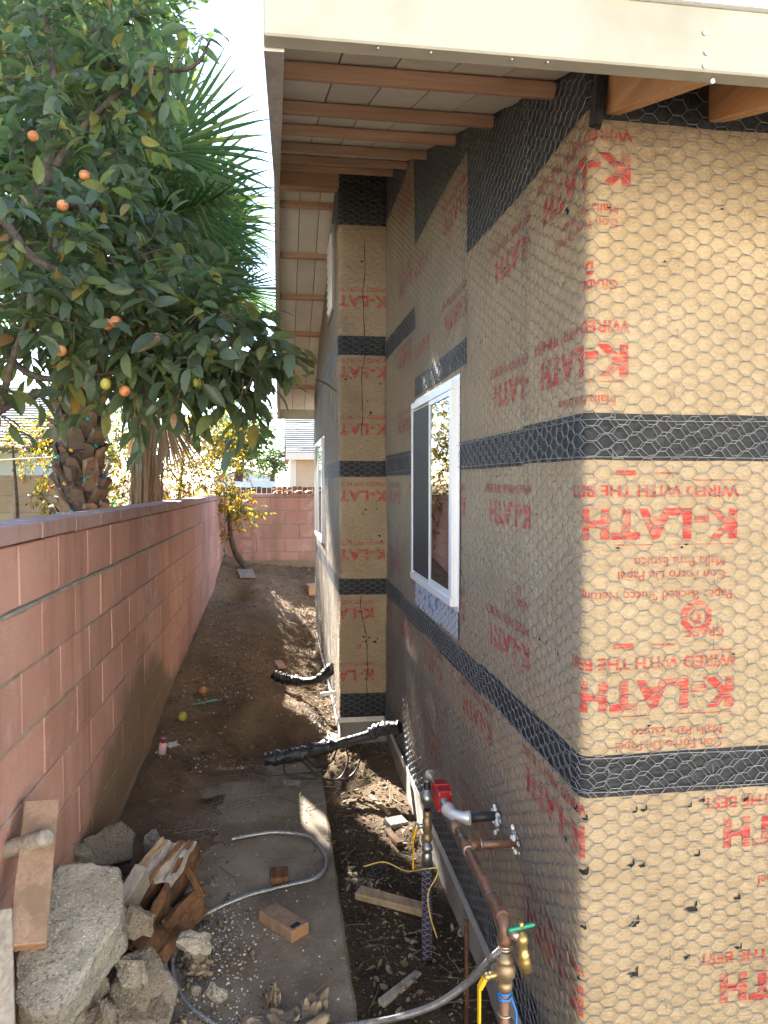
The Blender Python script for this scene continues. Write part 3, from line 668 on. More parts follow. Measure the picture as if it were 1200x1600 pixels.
for q in range(150):
    s = -random.uniform(.05, 3.2); z = random.choice((.45, .62, .8, 1.25, 1.42, 1.62, 2.0, 2.2, 2.38, .3)) + random.gauss(0, .012); hole(s, z, random.uniform(.003, .009), random.uniform(.003, .009))
for q in range(24): hole(random.uniform(S_OUT + .04, S_IN - .03), random.choice((.62, .42, 1.3, 1.5, 2.2, 2.4, 2.95, 3.1)) + random.gauss(0, .02), random.uniform(.005, .014), random.uniform(.003, .012))
V = np.array(V); me = bpy.data.meshes.new('paper_tear'); me.from_pydata(wall_pt(V[:, 0], V[:, 1], .0034).tolist(), [], Fs); link('paper_tear', me, M['hole'], house, 'stuff')
# crack lines down the return wall paper
m = MB()
for s0, za, zb in ((S_IN - .155, .12, .93), (S_IN - .15, 2.0, 3.3)):
    z = np.linspace(zb, za, 26); s = s0 + .05 * fbm(z * 3.5, z * 0, 8) ; m = MB().tube(wall_pt(s, z, .002), [.0012 + .002 * abs(math.sin(q)) for q in range(26)], 5); m.build('paper_crease', M['hole'], house)
# ------------------------------------------------------------------ stucco netting
def netting(s0, s1, z0, z1, off, ztf=None, ph=(0, 0), seed=0, skip=None, rscale=1.0):
    i = np.arange(math.floor((s0 - ph[0]) / HEXC), math.ceil((s1 - ph[0]) / HEXC) + 1); j = np.arange(math.floor((z0 - ph[1]) / HEXH) - 1, math.ceil((z1 - ph[1]) / HEXH) + 2)
    I, J = np.meshgrid(i, j, indexing='ij'); s = ph[0] + I * HEXC; z = ph[1] + J * HEXH + (I % 2) * HEXH / 2
    r = np.random.default_rng(seed)
    def jit(a, b):
        a2 = a + .012 * fbm(a * 1.6 + seed, b * 1.6, 51, 3) + r.normal(0, .0011, a.shape); b2 = b + .012 * fbm(a * 1.7, b * 1.5 + seed, 57, 3) + r.normal(0, .0010, a.shape); return a2, b2
    Ls, Lz = jit(s - HEXF / 2, z); Rs, Rz = jit(s + HEXF / 2, z)
    n0 = I.shape[0] * I.shape[1]; idx = np.arange(n0).reshape(I.shape); nodes = np.concatenate([np.stack([Ls, Lz], -1).reshape(-1, 2), np.stack([Rs, Rz], -1).reshape(-1, 2)])
    e = [np.stack([idx.ravel(), idx.ravel() + n0], 1)]; kinds = [np.zeros(n0, int)]
    for dj in (0, 1):
        jj = np.arange(I.shape[1]); a = []; 
        for c in range(I.shape[0] - 1):
            odd = I[c, 0] % 2; tgt = jj + (dj if odd else dj - 1); ok = (tgt >= 0) & (tgt < I.shape[1])
            a.append(np.stack([idx[c, jj[ok]] + n0, idx[c + 1, tgt[ok]]], 1))
        a = np.concatenate(a); e.append(a); kinds.append(np.ones(len(a), int))
    e = np.concatenate(e); kd = np.concatenate(kinds); mid = nodes[e].mean(1); zt_ = np.full(len(mid), z1) if ztf is None else np.minimum(z1, ztf(mid[:, 0]) - .03)
    ok = (mid[:, 0] > s0) & (mid[:, 0] < s1) & (mid[:, 1] > z0) & (mid[:, 1] < zt_)
    if skip: 
        for a, b, c, d in skip: ok &= ~((mid[:, 0] > a) & (mid[:, 0] < b) & (mid[:, 1] > c) & (mid[:, 1] < d))
    e = e[ok]; kd = kd[ok]; S = nodes[:, 0]; Z = nodes[:, 1]; o = off + .0035 * fbm(S * 7 + seed, Z * 7, 61, 2)
    Pn = wall_pt(S, Z, o); x, y, na, nb = base(S); Nn = np.stack([na, nb, 0 * na], -1)
    p, q = Pn[e[:, 0]], Pn[e[:, 1]]; d = q - p; d /= np.linalg.norm(d, axis=1)[:, None] + 1e-9; u = Nn[e[:, 0]] + Nn[e[:, 1]]; u -= d * (u * d).sum(1)[:, None]; u /= np.linalg.norm(u, axis=1)[:, None] + 1e-9; v = np.cross(d, u)
    rad = np.where(kd == 0, .00145, .00100)[:, None] * rscale; rings = []
    for pt in (p, q):
        for a in (0, 2 * math.pi / 3, 4 * math.pi / 3): rings.append(pt + (u * math.cos(a) + v * math.sin(a)) * rad)
    V = np.stack(rings, 1).reshape(-1, 3); b = np.arange(len(e))[:, None] * 6
    Fq = np.concatenate([b + np.array([[k, (k + 1) % 3, 3 + (k + 1) % 3, 3 + k]]) for k in range(3)], 0); return V, Fq
def wires(name, parts):
    Vs = []; Fs_ = []; o = 0
    for V, Fq in parts: Vs.append(V); Fs_.append(Fq + o); o += len(V)
    return link(name, mesh_np(name, np.concatenate(Vs), np.concatenate(Fs_), smooth=True, mats=[M['galv']]), None, house, 'stuff')
def selvage(s0, s1, z, off):
    s = np.arange(s0, s1, .03); zz = z + .004 * fbm(s * 4, s * 0, int(z * 100)); m = MB(); m.tube(wall_pt(s, zz, off), .0011, 4); V = np.array([tuple(v) for v in m.v]); return V, np.array([f for f in m.f if len(f) == 4 ][:(len(s) - 1) * 4])
skipW = [(-2.19, -1.215, 1.16, 2.14)]
parts = [netting(S_IN + .01, 1.66, .085, 3.9, .0075, ztop, (0, 0), 1, skipW), netting(S_IN + .01, 1.66, 1.755, 1.856, .011, None, (.011, .006), 2, skipW), netting(S_IN + .01, 1.66, .945, 1.036, .011, None, (.013, .008), 3),
         netting(-.45, -.405, 1.87, 3.0, .010, ztop, (.009, .01), 4), netting(-1.15, -1.08, 2.1, 3.2, .011, ztop, (.012, .004), 5), netting(S_IN + .01, -.05, .09, .30, .012, None, (.012, .006), 6)]
parts += [selvage(S_IN, 1.66, z, .013) for z in (1.757, 1.845)] + [selvage(S_IN, 1.66, z, .014) for z in (.950, 1.033)]
parts += [netting(S_IN + .05, -.02, .09, .75, .016, None, (.02, .01), 9)]
wires('wire_netting', parts)
wires('wire_netting', [netting(S_OUT, S_IN - .008, .1, 3.8, .0075, ztop, (.01, 0), 7), netting(S_FAR, S_OUT, .1, 3.8, .0085, ztop, (0, .01), 8, [(S_OUT - 2.8, S_OUT - 1.5, 1.13, 2.1), (S_OUT - .86, S_OUT - .3, 2.9, 3.54)])])
V = []; m = MB()
for q in range(60):
    s = random.choice((.06, .22, .33, .50, .56)) + random.gauss(0, .008) if q < 34 else random.uniform(-.9, -.05)
    z = random.uniform(.25, 2.45); m.tube(wall_pt(np.array([s, s + .001, s]), np.array([z - .013, z, z + .013]), .011), .0010, 4)
m.build('staple', M['galv'], house, 'stuff')
# ------------------------------------------------------------------ foliage helpers
def leaf_shape(L, Wd, droop=.25, fold=.25, seg=4):
    t = np.linspace(0, 1, seg + 1); wd = Wd * .5 * np.sin(np.pi * np.clip(t, .0, 1) ** .9) ** .6; wd[0] = Wd * .04; wd[-1] = Wd * .03
    V = []
    for a, b in zip(t, wd):
        zc = -droop * L * a * a
        V += [(a * L, -b, zc + fold * b), (a * L, 0, zc), (a * L, b, zc + fold * b)]
    F = []
    for i in range(seg):
        for j in (0, 1): F.append((i * 3 + j, i * 3 + j + 1, i * 3 + j + 4, i * 3 + j + 3))
    return np.array(V), np.array(F)
def frames(d, nrm):
    d = d / np.linalg.norm(d, axis=1)[:, None]; y = np.cross(nrm, d); y /= np.linalg.norm(y, axis=1)[:, None] + 1e-9; z = np.cross(d, y); return np.stack([d, y, z], -1)
def leaves_mesh(name, shapes, pos, Rm, scale, m):
    which = rng.integers(0, len(shapes), len(pos)); Vs = []; Fs = []; o = 0
    for k, (V, F) in enumerate(shapes):
        q = which == k; n = q.sum()
        if not n: continue
        W = pos[q][:, None] + np.einsum('nij,vj->nvi', Rm[q], V) * scale[q][:, None, None]
        Vs.append(W.reshape(-1, 3)); Fs.append((F[None] + (np.arange(n) * len(V))[:, None, None]).reshape(-1, 4) + o); o += n * len(V)
    return mesh_np(name, np.concatenate(Vs), np.concatenate(Fs), smooth=True, mats=[m])
def twigs(blobs, per, leaves_n, spread, tl=.24, down=.25, step=1):
    """blobs: (centre, radius, squash); returns leaf positions, directions, normals and the twig polylines"""
    pos = []; dr = []; nm = []; tw = []
    for c, r, cnt in blobs:
        for _ in range(int(cnt * per)):
            v = rng.normal(0, 1, 3); v /= np.linalg.norm(v); p = np.array(c) + v * r * rng.random() ** .45 * np.array((1, 1, .85))
            d = v * .8 + rng.normal(0, .5, 3); d[2] -= down; d /= np.linalg.norm(d); L = tl * rng.uniform(.6, 1.25); pts = []
            for q in range(leaves_n):
                f = (q + .6) / leaves_n; pp = p + d * L * f + np.array((0, 0, -.10 * L * f * f)); pts.append(pp)
                side = np.cross(d, (0, 0, 1.0)); side /= np.linalg.norm(side) + 1e-6; sg = 1 if q % 2 else -1
                ld = d * .55 + side * sg * rng.uniform(.5, 1) + rng.normal(0, .22, 3) + np.array((0, 0, -rng.uniform(.1, .7)))
                if q == leaves_n - 1: ld = d + rng.normal(0, .2, 3) - np.array((0, 0, .3))
                pos.append(pp); dr.append(ld); nm.append(np.array((0, 0, 1.0)) + rng.normal(0, spread, 3))
            tw.append((p - d * L * .3, pts[len(pts) // 2], pts[-1]))
    return np.array(pos), np.array(dr), np.array(nm), tw
# ------------------------------------------------------------------ fruit tree over the left wall
tree = empty('fruit_tree', (-2.35, 2.3, .1), 'leafy fruit tree with orange guavas leaning over the pink wall', 'tree')
limb = MB()
def L_(ctrl, r0, r1, n=8):
    p = bez(ctrl, 8); limb.tube(p, list(np.linspace(r0, r1, len(p)) * (1 + .08 * np.sin(np.arange(len(p)) * 1.7))), n)
T0 = Vector((-2.35, 2.3, .05)); T1 = Vector((-2.3, 2.45, 1.15))
L_([T0, Vector((-2.38, 2.36, .6)), T1], .085, .07)
L_([T1, P(-130, 720, 3.1), P(0, 640, 3.2), P(70, 612, 3.3), P(150, 585, 3.45), P(240, 570, 3.5)], .028, .009)
L_([T1, P(-120, 520, 3.2), P(60, 590, 3.3), P(190, 580, 3.4), P(300, 566, 3.4), P(390, 585, 3.35), P(395, 590, 3.3)], .020, .005)
L_([T1, P(-60, 420, 3.5), P(60, 300, 3.8), P(82, 190, 3.95), P(84, 110, 4.1), P(60, -40, 4.3)], .05, .010)
L_([T1, P(-100, 330, 3.4), P(60, 410, 3.4), P(120, 440, 3.5), P(200, 500, 3.6)], .035, .007)
L_([P(60, 300, 3.8), P(130, 200, 4.0), P(220, 120, 4.1), P(300, 105, 3.8), P(330, 60, 3.7)], .025, .005)
L_([P(70, 320, 3.8), P(160, 330, 3.9), P(240, 420, 3.8), P(330, 500, 3.6), P(400, 520, 3.5)], .025, .005)
L_([P(0, 640, 3.2), P(20, 560, 3.1), P(40, 500, 3.0)], .02, .006)
blobs = [(P(30, 30, 4.3), .42, 24), (P(130, 50, 4.4), .40, 27), (P(195, 20, 4.3), .22, 20), (P(50, 230, 3.9), .5, 42), (P(150, 210, 4.2), .42, 44), (P(110, 120, 4.2), .36, 24), (P(50, 390, 3.4), .42, 46), (P(140, 360, 3.9), .42, 55),
         (P(190, 320, 4.0), .20, 18), (P(195, 430, 3.8), .28, 38), (P(255, 500, 3.6), .24, 32), (P(40, 500, 3.2), .26, 26), (P(140, 500, 3.5), .32, 44), (P(220, 530, 3.5), .27, 38), (P(285, 540, 3.45), .22, 30),
         (P(330, 530, 3.5), .18, 26), (P(365, 510, 3.4), .10, 12), (P(370, 565, 3.35), .11, 14), (P(200, 600, 3.4), .12, 10), (P(388, 595, 3.3), .07, 6), (P(320, 580, 3.4), .12, 11), (P(195, 265, 4.1), .17, 15),
         (P(195, 110, 4.2), .2, 20), (P(220, 140, 4.1), .12, 8), (P(275, 90, 3.8), .10, 5), (P(295, 52, 3.75), .04, 2), (P(412, 535, 3.3), .03, 2),
         (P(-130, 100, 3.9), .6, 45), (P(-160, 350, 3.3), .6, 50), (P(-120, 560, 2.9), .3, 16), (P(60, -160, 4.6), .6, 34), (P(180, -120, 4.7), .5, 26), (P(-120, -150, 4.3), .7, 40)]
pos, dr, nm, tw = twigs([(tuple(c), r, n) for c, r, n in blobs], 1.0, 7, .45, .26, .15)
big_leaf = [leaf_shape(.118, .054, .3, .3, 5), leaf_shape(.11, .05, .45, .15, 5), leaf_shape(.125, .052, .15, .5, 5)]
Rm = frames(dr, nm); sc = rng.uniform(.55, 1.15, len(pos))
# the nearest leaves inside the frame become leaves of their own
v = pos - np.array((0, 0, CAM_Z)); f_ = np.array((math.sin(CAM_YAW), math.cos(CAM_YAW), -.042)); r_ = np.array((math.cos(CAM_YAW), -math.sin(CAM_YAW), 0))
dep = v @ f_; px = 600 + 1150 * (v @ r_) / dep; py = 752 - 1150 * v[:, 2] / dep
inn = (px > 8) & (px < 460) & (py > 8) & (py < 690); order = np.argsort(np.where(inn, dep + rng.random(len(dep)) * .35 - np.where(px > 300, .5, 0), 99))[:285]
own = np.zeros(len(pos), bool); own[order] = True
link('crown', leaves_mesh('crown', big_leaf, pos[~own], Rm[~own], sc[~own], M['leaf']), None, tree, 'stuff')
lm = [mesh_np('leaf', V, F, smooth=True, mats=[M['leaf_obj']]) for V, F in big_leaf]
for i in order:
    mw = Matrix.LocRotScale(Vector(pos[i]), Matrix(Rm[i].tolist()).to_quaternion(), Vector((sc[i],) * 3)); place('leaf', lm[i % 3], mw, tree)
for a, b, c in tw[::2]: limb.tube([a, b, c], [.004, .003, .0015], 4, False)
limb.build('limbs', M['bark'], tree)
fr = MB().ball((0, 0, 0), .026, 12, (1, 1, .95)).mesh('fruit'); fr.materials.append(M['fruit']); fg = MB().ball((0, 0, 0), .024, 12, (1, 1, 1.08)).mesh('fruit'); fg.materials.append(M['fruit_green'])
for k, (x, y, d) in enumerate(((52, 213, 3.45), (168, 507, 3.1), (181, 503, 3.08), (98, 321, 3.3), (132, 274, 3.55), (310, 598, 3.25), (95, 548, 3.1), (195, 611, 3.3), (8, 325, 3.1), (165, 600, 3.2))):
    place('fruit', fg if k in (5, 8, 9) else fr, Matrix.Translation(P(x, y, d)), tree)
# ------------------------------------------------------------------ palms
def fan(hub, axis_, nrm, rad, n=38, arc=R(250), droop=.18, width=.05):
    hub = np.array(hub); a = np.array(axis_, float); a /= np.linalg.norm(a); nn = np.array(nrm, float); nn -= a * (nn @ a); nn /= np.linalg.norm(nn); b = np.cross(nn, a)
    T = [.05, .35, .62, .84, 1.0]; V = []; F = []
    for k in range(n):
        th = -arc / 2 + arc * k / (n - 1) + rng.normal(0, .012); d = a * math.cos(th) + b * math.sin(th); sd = -a * math.sin(th) + b * math.cos(th); L = rad * (.78 + .22 * math.cos(th * .6)) * rng.uniform(.93, 1.05); dr_ = droop * rng.uniform(.6, 1.5)
        o = len(V); th2 = arc / (n - 1) / 2
        for t in T:
            wv = min(t * L * math.tan(th2), width * rad * .46) if t < .5 else width * rad * .46 * max(.03, (1 - t) / .5) ** 1.0
            c = hub + d * L * t + nn * (-.06 * L * math.sin(math.pi * min(1, t)) ) - np.array((0, 0, 1)) * dr_ * L * t ** 2.6
            V += [c - sd * wv, c + nn * wv * .7, c + sd * wv]
        for q in range(4):
            for j in (0, 1): F.append((o + q * 3 + j, o + q * 3 + j + 1, o + q * 3 + j + 4, o + q * 3 + j + 3))
    return np.array(V), np.array(F)
def frond(root, top, hub, nrm, rad, mt, n=38, droop=.18, arc=R(250)):
    top = Vector(top); hub = Vector(hub); V, F = fan(hub, hub - top, nrm, rad, n, arc, droop)
    fo = link('frond', mesh_np('frond', V, F, smooth=False, mats=[mt]), None, root)
    m = MB(); mid = (top + hub) / 2 + Vector((0, 0, .08 * (hub - top).length)); m.tube(bez([top, mid, hub], 5), list(np.linspace(.018, .007, 11)), 5); m.build('petiole', mt, fo)
def palm(loc, th, r, label, boots, fronds, ax_z):
    t = empty('palm_tree', loc, label, 'palm'); b = Vector(loc); top = b + Vector((0, 0, th)); m = MB()
    m.tube([b + Vector((.02 * math.sin(q), .015 * math.cos(q), th * q / 8)) for q in range(9)], [r * (1 + .06 * math.sin(q * 2.3)) for q in range(9)], 16); m.build('trunk', M['bark'] if boots else M['dead_palm'], t)
    if boots:
        bm = MB().add([(-.075, 0, -.05), (.075, 0, -.05), (.045, .05, .16), (-.045, .05, .16), (-.085, -.05, -.06), (.085, -.05, -.06), (.05, .085, .15), (-.05, .085, .15), (0, .012, -.03), (0, .1, .16)],
                      [(0, 1, 2, 3), (5, 4, 7, 9), (5, 9, 6), (0, 4, 5, 1), (1, 5, 6, 2), (3, 7, 4, 0), (2, 6, 9, 3), (3, 9, 7)]); ms = []
        for q in range(3):
            me = bm.mesh('leaf_base')
            for vtx in me.vertices: vtx.co += Vector((random.gauss(0, .006), random.gauss(0, .006), random.gauss(0, .012)))
            me.materials.append(M['boot']); ms.append(me)
        k = 0; z = .1
        while z < th - .1:
            for q in range(7):
                an = 2 * math.pi * (q + (k % 2) * .5) / 7 + random.gauss(0, .08)
                mw = Matrix.Translation(b + Vector((0, 0, z + random.gauss(0, .015)))) @ Matrix.Rotation(an, 4, 'Z') @ Matrix.Translation((0, r * .93, 0)) @ Matrix.Rotation(R(random.gauss(-4, 6)), 4, 'X') @ Matrix.Rotation(R(random.gauss(0, 9)), 4, 'Y') @ Matrix.Scale(random.uniform(.85, 1.15) * r / .17, 4)
                place('leaf_base', random.choice(ms), mw, t)
            z += .118; k += 1
    for hub, nrm, rad, dead in fronds: frond(t, top, hub, nrm, rad, M['dead_palm'] if dead else M['palm'], 44 if not dead else 30, .12 if not dead else .3, R(260) if not dead else R(90))
    return t
def crown_fronds(top, n, rad, rh, seed, up=.35):
    r = random.Random(seed); o = []
    for k in range(n):
        a = 2 * math.pi * k / n * 1.618 + r.uniform(-.2, .2); el = r.uniform(-.5, 1.25); L = rh * r.uniform(.8, 1.15)
        h = Vector(top) + Vector((math.cos(a) * math.cos(el), math.sin(a) * math.cos(el), math.sin(el) + .1)) * L
        o.append((h, (math.cos(a) * -math.sin(el) + r.uniform(-.3, .3), math.sin(a) * -math.sin(el) + r.uniform(-.3, .3), math.cos(el)), rad * r.uniform(.85, 1.1), False))
    return o
t1 = Vector((-1.56, 6.15, 3.35)); cf = np.array((-.15, -1, .2))
fs1 = crown_fronds(t1, 34, .82, .8, 3) + [(P(255, 235, 5.4), (.25, -1, .35), .92, False), (P(268, 318, 5.5), (.2, -1, .1), .9, False), (P(255, 410, 5.6), (.2, -1, .0), .88, False), (P(60, 150, 5.4), (.1, -1, .4), .85, False), (P(130, 60, 5.6), (0, -1, .1), .9, False), (P(20, 60, 5.4), (0, -1, .3), .9, False), (P(210, 200, 5.7), (.1, -1, .2), .8, False)]
p1_ = palm((-1.56, 6.15, .1), 3.3, .150, 'thick palm tree with stubby cut leaf bases behind the pink wall', True, fs1, 0)
t2 = Vector((-1.38, 7.95, 3.75))
fs2 = crown_fronds(t2, 30, .84, .8, 8) + [(P(300, 400, 7.3), (.2, -1, .2), .95, False), (P(315, 345, 7.5), (.2, -1, .3), .9, False), (P(290, 460, 7.3), (.1, -1, .0), .9, False)]
fs2 += [(Vector((-1.22, 7.75, 2.55)), (.3, -1, .1), .62, True)]
p2_ = palm((-1.38, 7.95, .1), 3.7, .125, 'slim palm tree with a hanging skirt of dry brown fronds', False, fs2, 0)
# dry skirt strips down the slim trunk
m = MB()
for q in range(150):
    a = random.uniform(0, 2 * math.pi); z0 = random.uniform(1.6, 2.5); L = random.uniform(.5, 1.2); rr = random.uniform(.125, .15); w_ = random.uniform(.006, .016)
    c = Vector((-1.38, 7.95, 0)); d = Vector((math.cos(a), math.sin(a), 0)); s_ = Vector((-d.y, d.x, 0)); b1 = c + d * rr + Vector((0, 0, z0)); b2 = c + d * (rr + random.uniform(.0, .05)) + s_ * random.gauss(0, .04) + Vector((0, 0, z0 - L * .6)); b3 = c + d * (rr + random.uniform(0, .03)) + s_ * random.gauss(0, .06) + Vector((0, 0, z0 - L))
    m.add([b1 - s_ * w_, b1 + s_ * w_, b2 + s_ * w_, b2 - s_ * w_, b3 + s_ * w_ * .4, b3 - s_ * w_ * .4], [(0, 1, 2, 3), (3, 2, 4, 5)])
m.build('dry_skirt', M['dead_palm'], p2_, 'stuff')
# one dead fan folded down beside the slim trunk
dv, df = fan(P(255, 640, 7.4), (P(300, 730, 7.35) - P(250, 640, 7.4)), (.2, -1, .2), .68, 26, R(70), .12, .05)
link('dead_frond', mesh_np('dead_frond', dv, df, mats=[M['dead_palm']]), None, p2_)
# coloured string lights wound round the thick palm
ls = empty('light_string', (-1.56, 6.15, .5), 'string of small coloured lights wound round the thick palm trunk', 'string lights'); pts = []
for k in range(130):
    a = k * .42; z = .6 + k * .0155; rr = .212 + .012 * math.sin(k * 1.7); pts.append(Vector((-1.56 + rr * math.cos(a), 6.15 + rr * math.sin(a), z)))
MB().tube(pts, .0045, 5).build('cable', M['wire_black'], ls)
cols = [mat('lamp_' + c, v) for c, v in (('teal', (.02, .4, .33)), ('blue', (.05, .16, .5)), ('red', (.5, .03, .03)), ('amber', (.7, .4, .03)))]
for c in cols: c.name = c.name
bms = []
for c in cols:
    q = MB().lathe((0, 0, 0), (0, 0, 1), [(0, .006), (.006, .014), (.02, .012), (.036, .002)], 8).mesh('bulb'); q.materials.append(c); bms.append(q)
for k in range(2, 128, 2):
    place('bulb', bms[(k // 2) % 4 if k % 6 else 0], Matrix.Translation(pts[k]) @ Matrix.Rotation(random.uniform(0, 6), 4, 'Z') @ Matrix.Rotation(R(random.uniform(50, 130)), 4, 'X'), ls)
m = MB(); m.tube(bez([P(-60, 724, 6.5), P(20, 718, 6.3), P(84, 714, 6.2)], 8), .006, 5); tag(m.build('wash_line', M['wire_yellow']), 'pale cord stretched from the thick palm trunk to the left', 'cord')
# ------------------------------------------------------------------ shrubs and trees behind the walls
small = [leaf_shape(.055, .026, .15, .3, 2), leaf_shape(.05, .022, .3, .2, 2)]
def shrub(name, loc, blobs_, label, cat, mt, ln=8, size=1.0, stems=(), per=1.0, tl=.2):
    t = empty(name, loc, label, cat); p, d, n_, tw_ = twigs([(tuple(c), r, k) for c, r, k in blobs_], per, ln, .6, tl, .1)
    link('foliage', leaves_mesh('foliage', small, p, frames(d, n_), rng.uniform(.75, 1.3, len(p)) * size, mt), None, t, 'stuff')
    m = MB()
    for st, r0, r1 in stems: q = bez(st, 6); m.tube(q, list(np.linspace(r0, r1, len(q))), 7)
    for a, b, c in tw_[::2]: m.tube([a, b, c], [.004 * size, .003 * size, .001], 3, False)
    m.build('stem', M['bark'], t); return t
shrub('yellow_shrub', (-1.5, 9.9, .1), [(P(300, 690, 9.3), .42, 90), (P(335, 655, 9.6), .36, 70), (P(275, 740, 9.2), .42, 95), (P(340, 735, 9.6), .40, 90), (P(365, 780, 9.8), .24, 45), (P(385, 795, 9.7), .12, 14), (P(190, 720, 9.0), .36, 70), (P(215, 760, 9.0), .36, 70), (P(300, 780, 9.3), .35, 70), (P(350, 690, 10), .3, 50), (P(250, 660, 9.4), .35, 55), (P(185, 665, 9.3), .3, 40)],
      'autumn yellow shrub spilling over the far corner of the pink wall', 'shrub', M['yellow_leaf'], 8, 1.05, [([(-1.3, 9.9, .1), (-1.3, 9.8, 1.2), (-1.2, 9.7, 2.2)], .035, .015), ([(-1.4, 9.9, .1), (-1.7, 9.7, 1.4), (-1.9, 9.5, 2)], .03, .012)])
shrub('yellow_shrub', (-3, 8.8, .1), [(P(40, 710, 8.8), .16, 26), (P(60, 690, 8.8), .16, 22), (P(68, 660, 8.7), .13, 16), (P(76, 740, 8.6), .13, 18), (P(28, 680, 8.8), .1, 9), (P(72, 780, 8.6), .12, 12), (P(55, 680, 9.3), .3, 30)],
      'small bright yellow shrub left of the thick palm trunk', 'shrub', M['yellow_leaf'], 8, 1.0, [([(-3.0, 8.7, .1), (-2.9, 8.7, 1.2), (-2.95, 8.75, 2.1)], .03, .012)])
shrub('green_shrub', (-2.6, 10.6, .1), [(P(x, y, 10.6), .4, 55) for x, y in ((170, 640), (180, 700), (220, 620), (140, 780), (200, 780), (260, 800), (330, 640), (120, 700))], 'dense dark green shrub behind both palm trunks', 'shrub', M['green_leaf'], 8, 1.2, [([(-2.6, 10.6, .1), (-2.5, 10.6, 2)], .04, .02)])
shrub('corner_vine', (-.6, 10.2, .55), [(P(372, 800, 9.9), .13, 16), (P(352, 830, 9.9), .1, 10), (P(365, 770, 10), .12, 14)], 'leaning thin stemmed shrub in the dirt corner of the alley', 'shrub', M['yellow_leaf'], 7, 1.0,
      [([(-.42, 10.12, .47), (-.6, 10.2, .72), (-.68, 10.3, 1.05), (-.66, 10.35, 1.6)], .05, .022)])
def far_tree(loc, h, r, mt, label, n=12, cnt=30):
    b = Vector(loc); bl = []
    rr = random.Random(int(h * 10))
    for k in range(n):
        a = rr.uniform(0, 6.28); q = rr.uniform(0, r * .8); bl.append((b + Vector((math.cos(a) * q, math.sin(a) * q, h * rr.uniform(.45, .95))), r * .42, cnt))
    t = shrub('tree', loc, bl, label, 'tree', mt, 7, 3.2, [([b, b + Vector((.1, 0, h * .4)), b + Vector((0, .1, h * .8))], .14, .04)], 1, .6); return t
far_tree(P(372, 752, 21) * 1, 1.9, .9, M['green_leaf'], 'pale green tree rising behind the yellow shrub', 12, 26)
far_tree(Vector(P(425, 752, 42)), 1.7, 1.3, M['green_leaf'], 'hazy distant tree right of the white garage roof', 10, 30)
tt = Vector((-2.2, 8.7, .1)); rr_ = random.Random(5)  # added tree, crown set across the sun's path to shade the alley wall
shrub('tree', tt, [(Vector((-2.1 + rr_.uniform(-1.1, .75), 8.1 + rr_.uniform(-1.0, 1.0), rr_.uniform(4.7, 6.9))), .42, 46) for _ in range(24)], 'tall broad green tree added behind the palms to shade the side wall', 'tree', M['green_leaf'], 7, 2.6, [([tt, tt + Vector((.1, 0, 2.5)), tt + Vector((.3, -.2, 5)), tt + Vector((.6, -.5, 6.3))], .13, .03), ([tt + Vector((.15, 0, 3.2)), tt + Vector((-.4, -.3, 4.6)), tt + Vector((-.6, -.6, 5.8))], .07, .02)], 1, .5)
far_tree(Vector((-5.5, 7.2, .1)), 6.0, 1.7, M['green_leaf'], 'tall dark green tree beyond the left edge of the view', 20, 50)
# ------------------------------------------------------------------ houses beyond
M['stucco_green'] = mat('grey_green_stucco', (.36, .42, .38), (.42, .48, .43), 3, .9, bump=.3); M['stucco_beige'] = mat('beige_stucco', (.5, .40, .27), (.56, .46, .32), 3, .9, bump=.3)
M['siding'] = mat('white_siding', (.62, .68, .7), (.7, .74, .76), 3, .7); M['trim'] = mat('pale_trim', (.7, .66, .56), None, 3, .6); M['bounce_stucco'] = mat('pale_bounce_stucco', (.72, .68, .58), (.76, .72, .63), 3, .9, bump=.3)
n = N('asphalt_shingle'); br = n.n('ShaderNodeTexBrick'); br.inputs['Scale'].default_value = 1; br.inputs['Brick Width'].default_value = .3; br.inputs['Row Height'].default_value = .14; br.inputs['Mortar Size'].default_value = .012
n.set(br, 'Vector', n.pos.outputs['Position']); br.inputs['Color1'].default_value = (.17, .165, .15, 1); br.inputs['Color2'].default_value = (.27, .26, .235, 1); br.inputs['Mortar'].default_value = (.07, .07, .065, 1)
M['shingle'] = n.done(n.bsdf(n.mix(n.noise(20, 4), br.outputs[0], (.12, .115, .1)), .95, 0, .2))
def slab_roof(a, b, c, d, th=.08):
    """four corners of a roof plane"""
    q = MB(); P4 = [Vector(v) for v in (a, b, c, d)]; q.add(P4 + [v + Vector((0, 0, th)) for v in P4], [(3, 2, 1, 0), (4, 5, 6, 7), (0, 1, 5, 4), (1, 2, 6, 5), (2, 3, 7, 6), (3, 0, 4, 7)]); return q
def shingles(root, a, b, c, d, rows, mt):
    """courses of shingles as real steps on the plane a-b (eave) to d-c (ridge)"""
    a, b, c, d = [Vector(v) for v in (a, b, c, d)]; nrm = (b - a).cross(d - a).normalized(); nrm = nrm if nrm.z > 0 else -nrm; q = MB()
    for k in range(rows):
        t0, t1 = k / rows, (k + 1) / rows + .02; L0, L1 = a.lerp(d, t0), a.lerp(d, min(1, t1)); R0, R1 = b.lerp(c, t0), b.lerp(c, min(1, t1)); x = 0.0; w_ = (R0 - L0).length
        while x < w_:
            e = min(w_, x + random.uniform(.22, .38)); u0, u1 = x / w_, e / w_; h0 = .028 + random.uniform(0, .008)
            p = [L0.lerp(R0, u0), L0.lerp(R0, u1), L1.lerp(R1, u1), L1.lerp(R1, u0)]
            q.add([p[0] + nrm * .004, p[1] + nrm * .004] + [p[0] + nrm * h0, p[1] + nrm * h0, p[2] + nrm * .006, p[3] + nrm * .006], [(0, 1, 3, 2), (2, 3, 4, 5)]); x = e
    return q.build('shingles', mt, root, 'stuff')
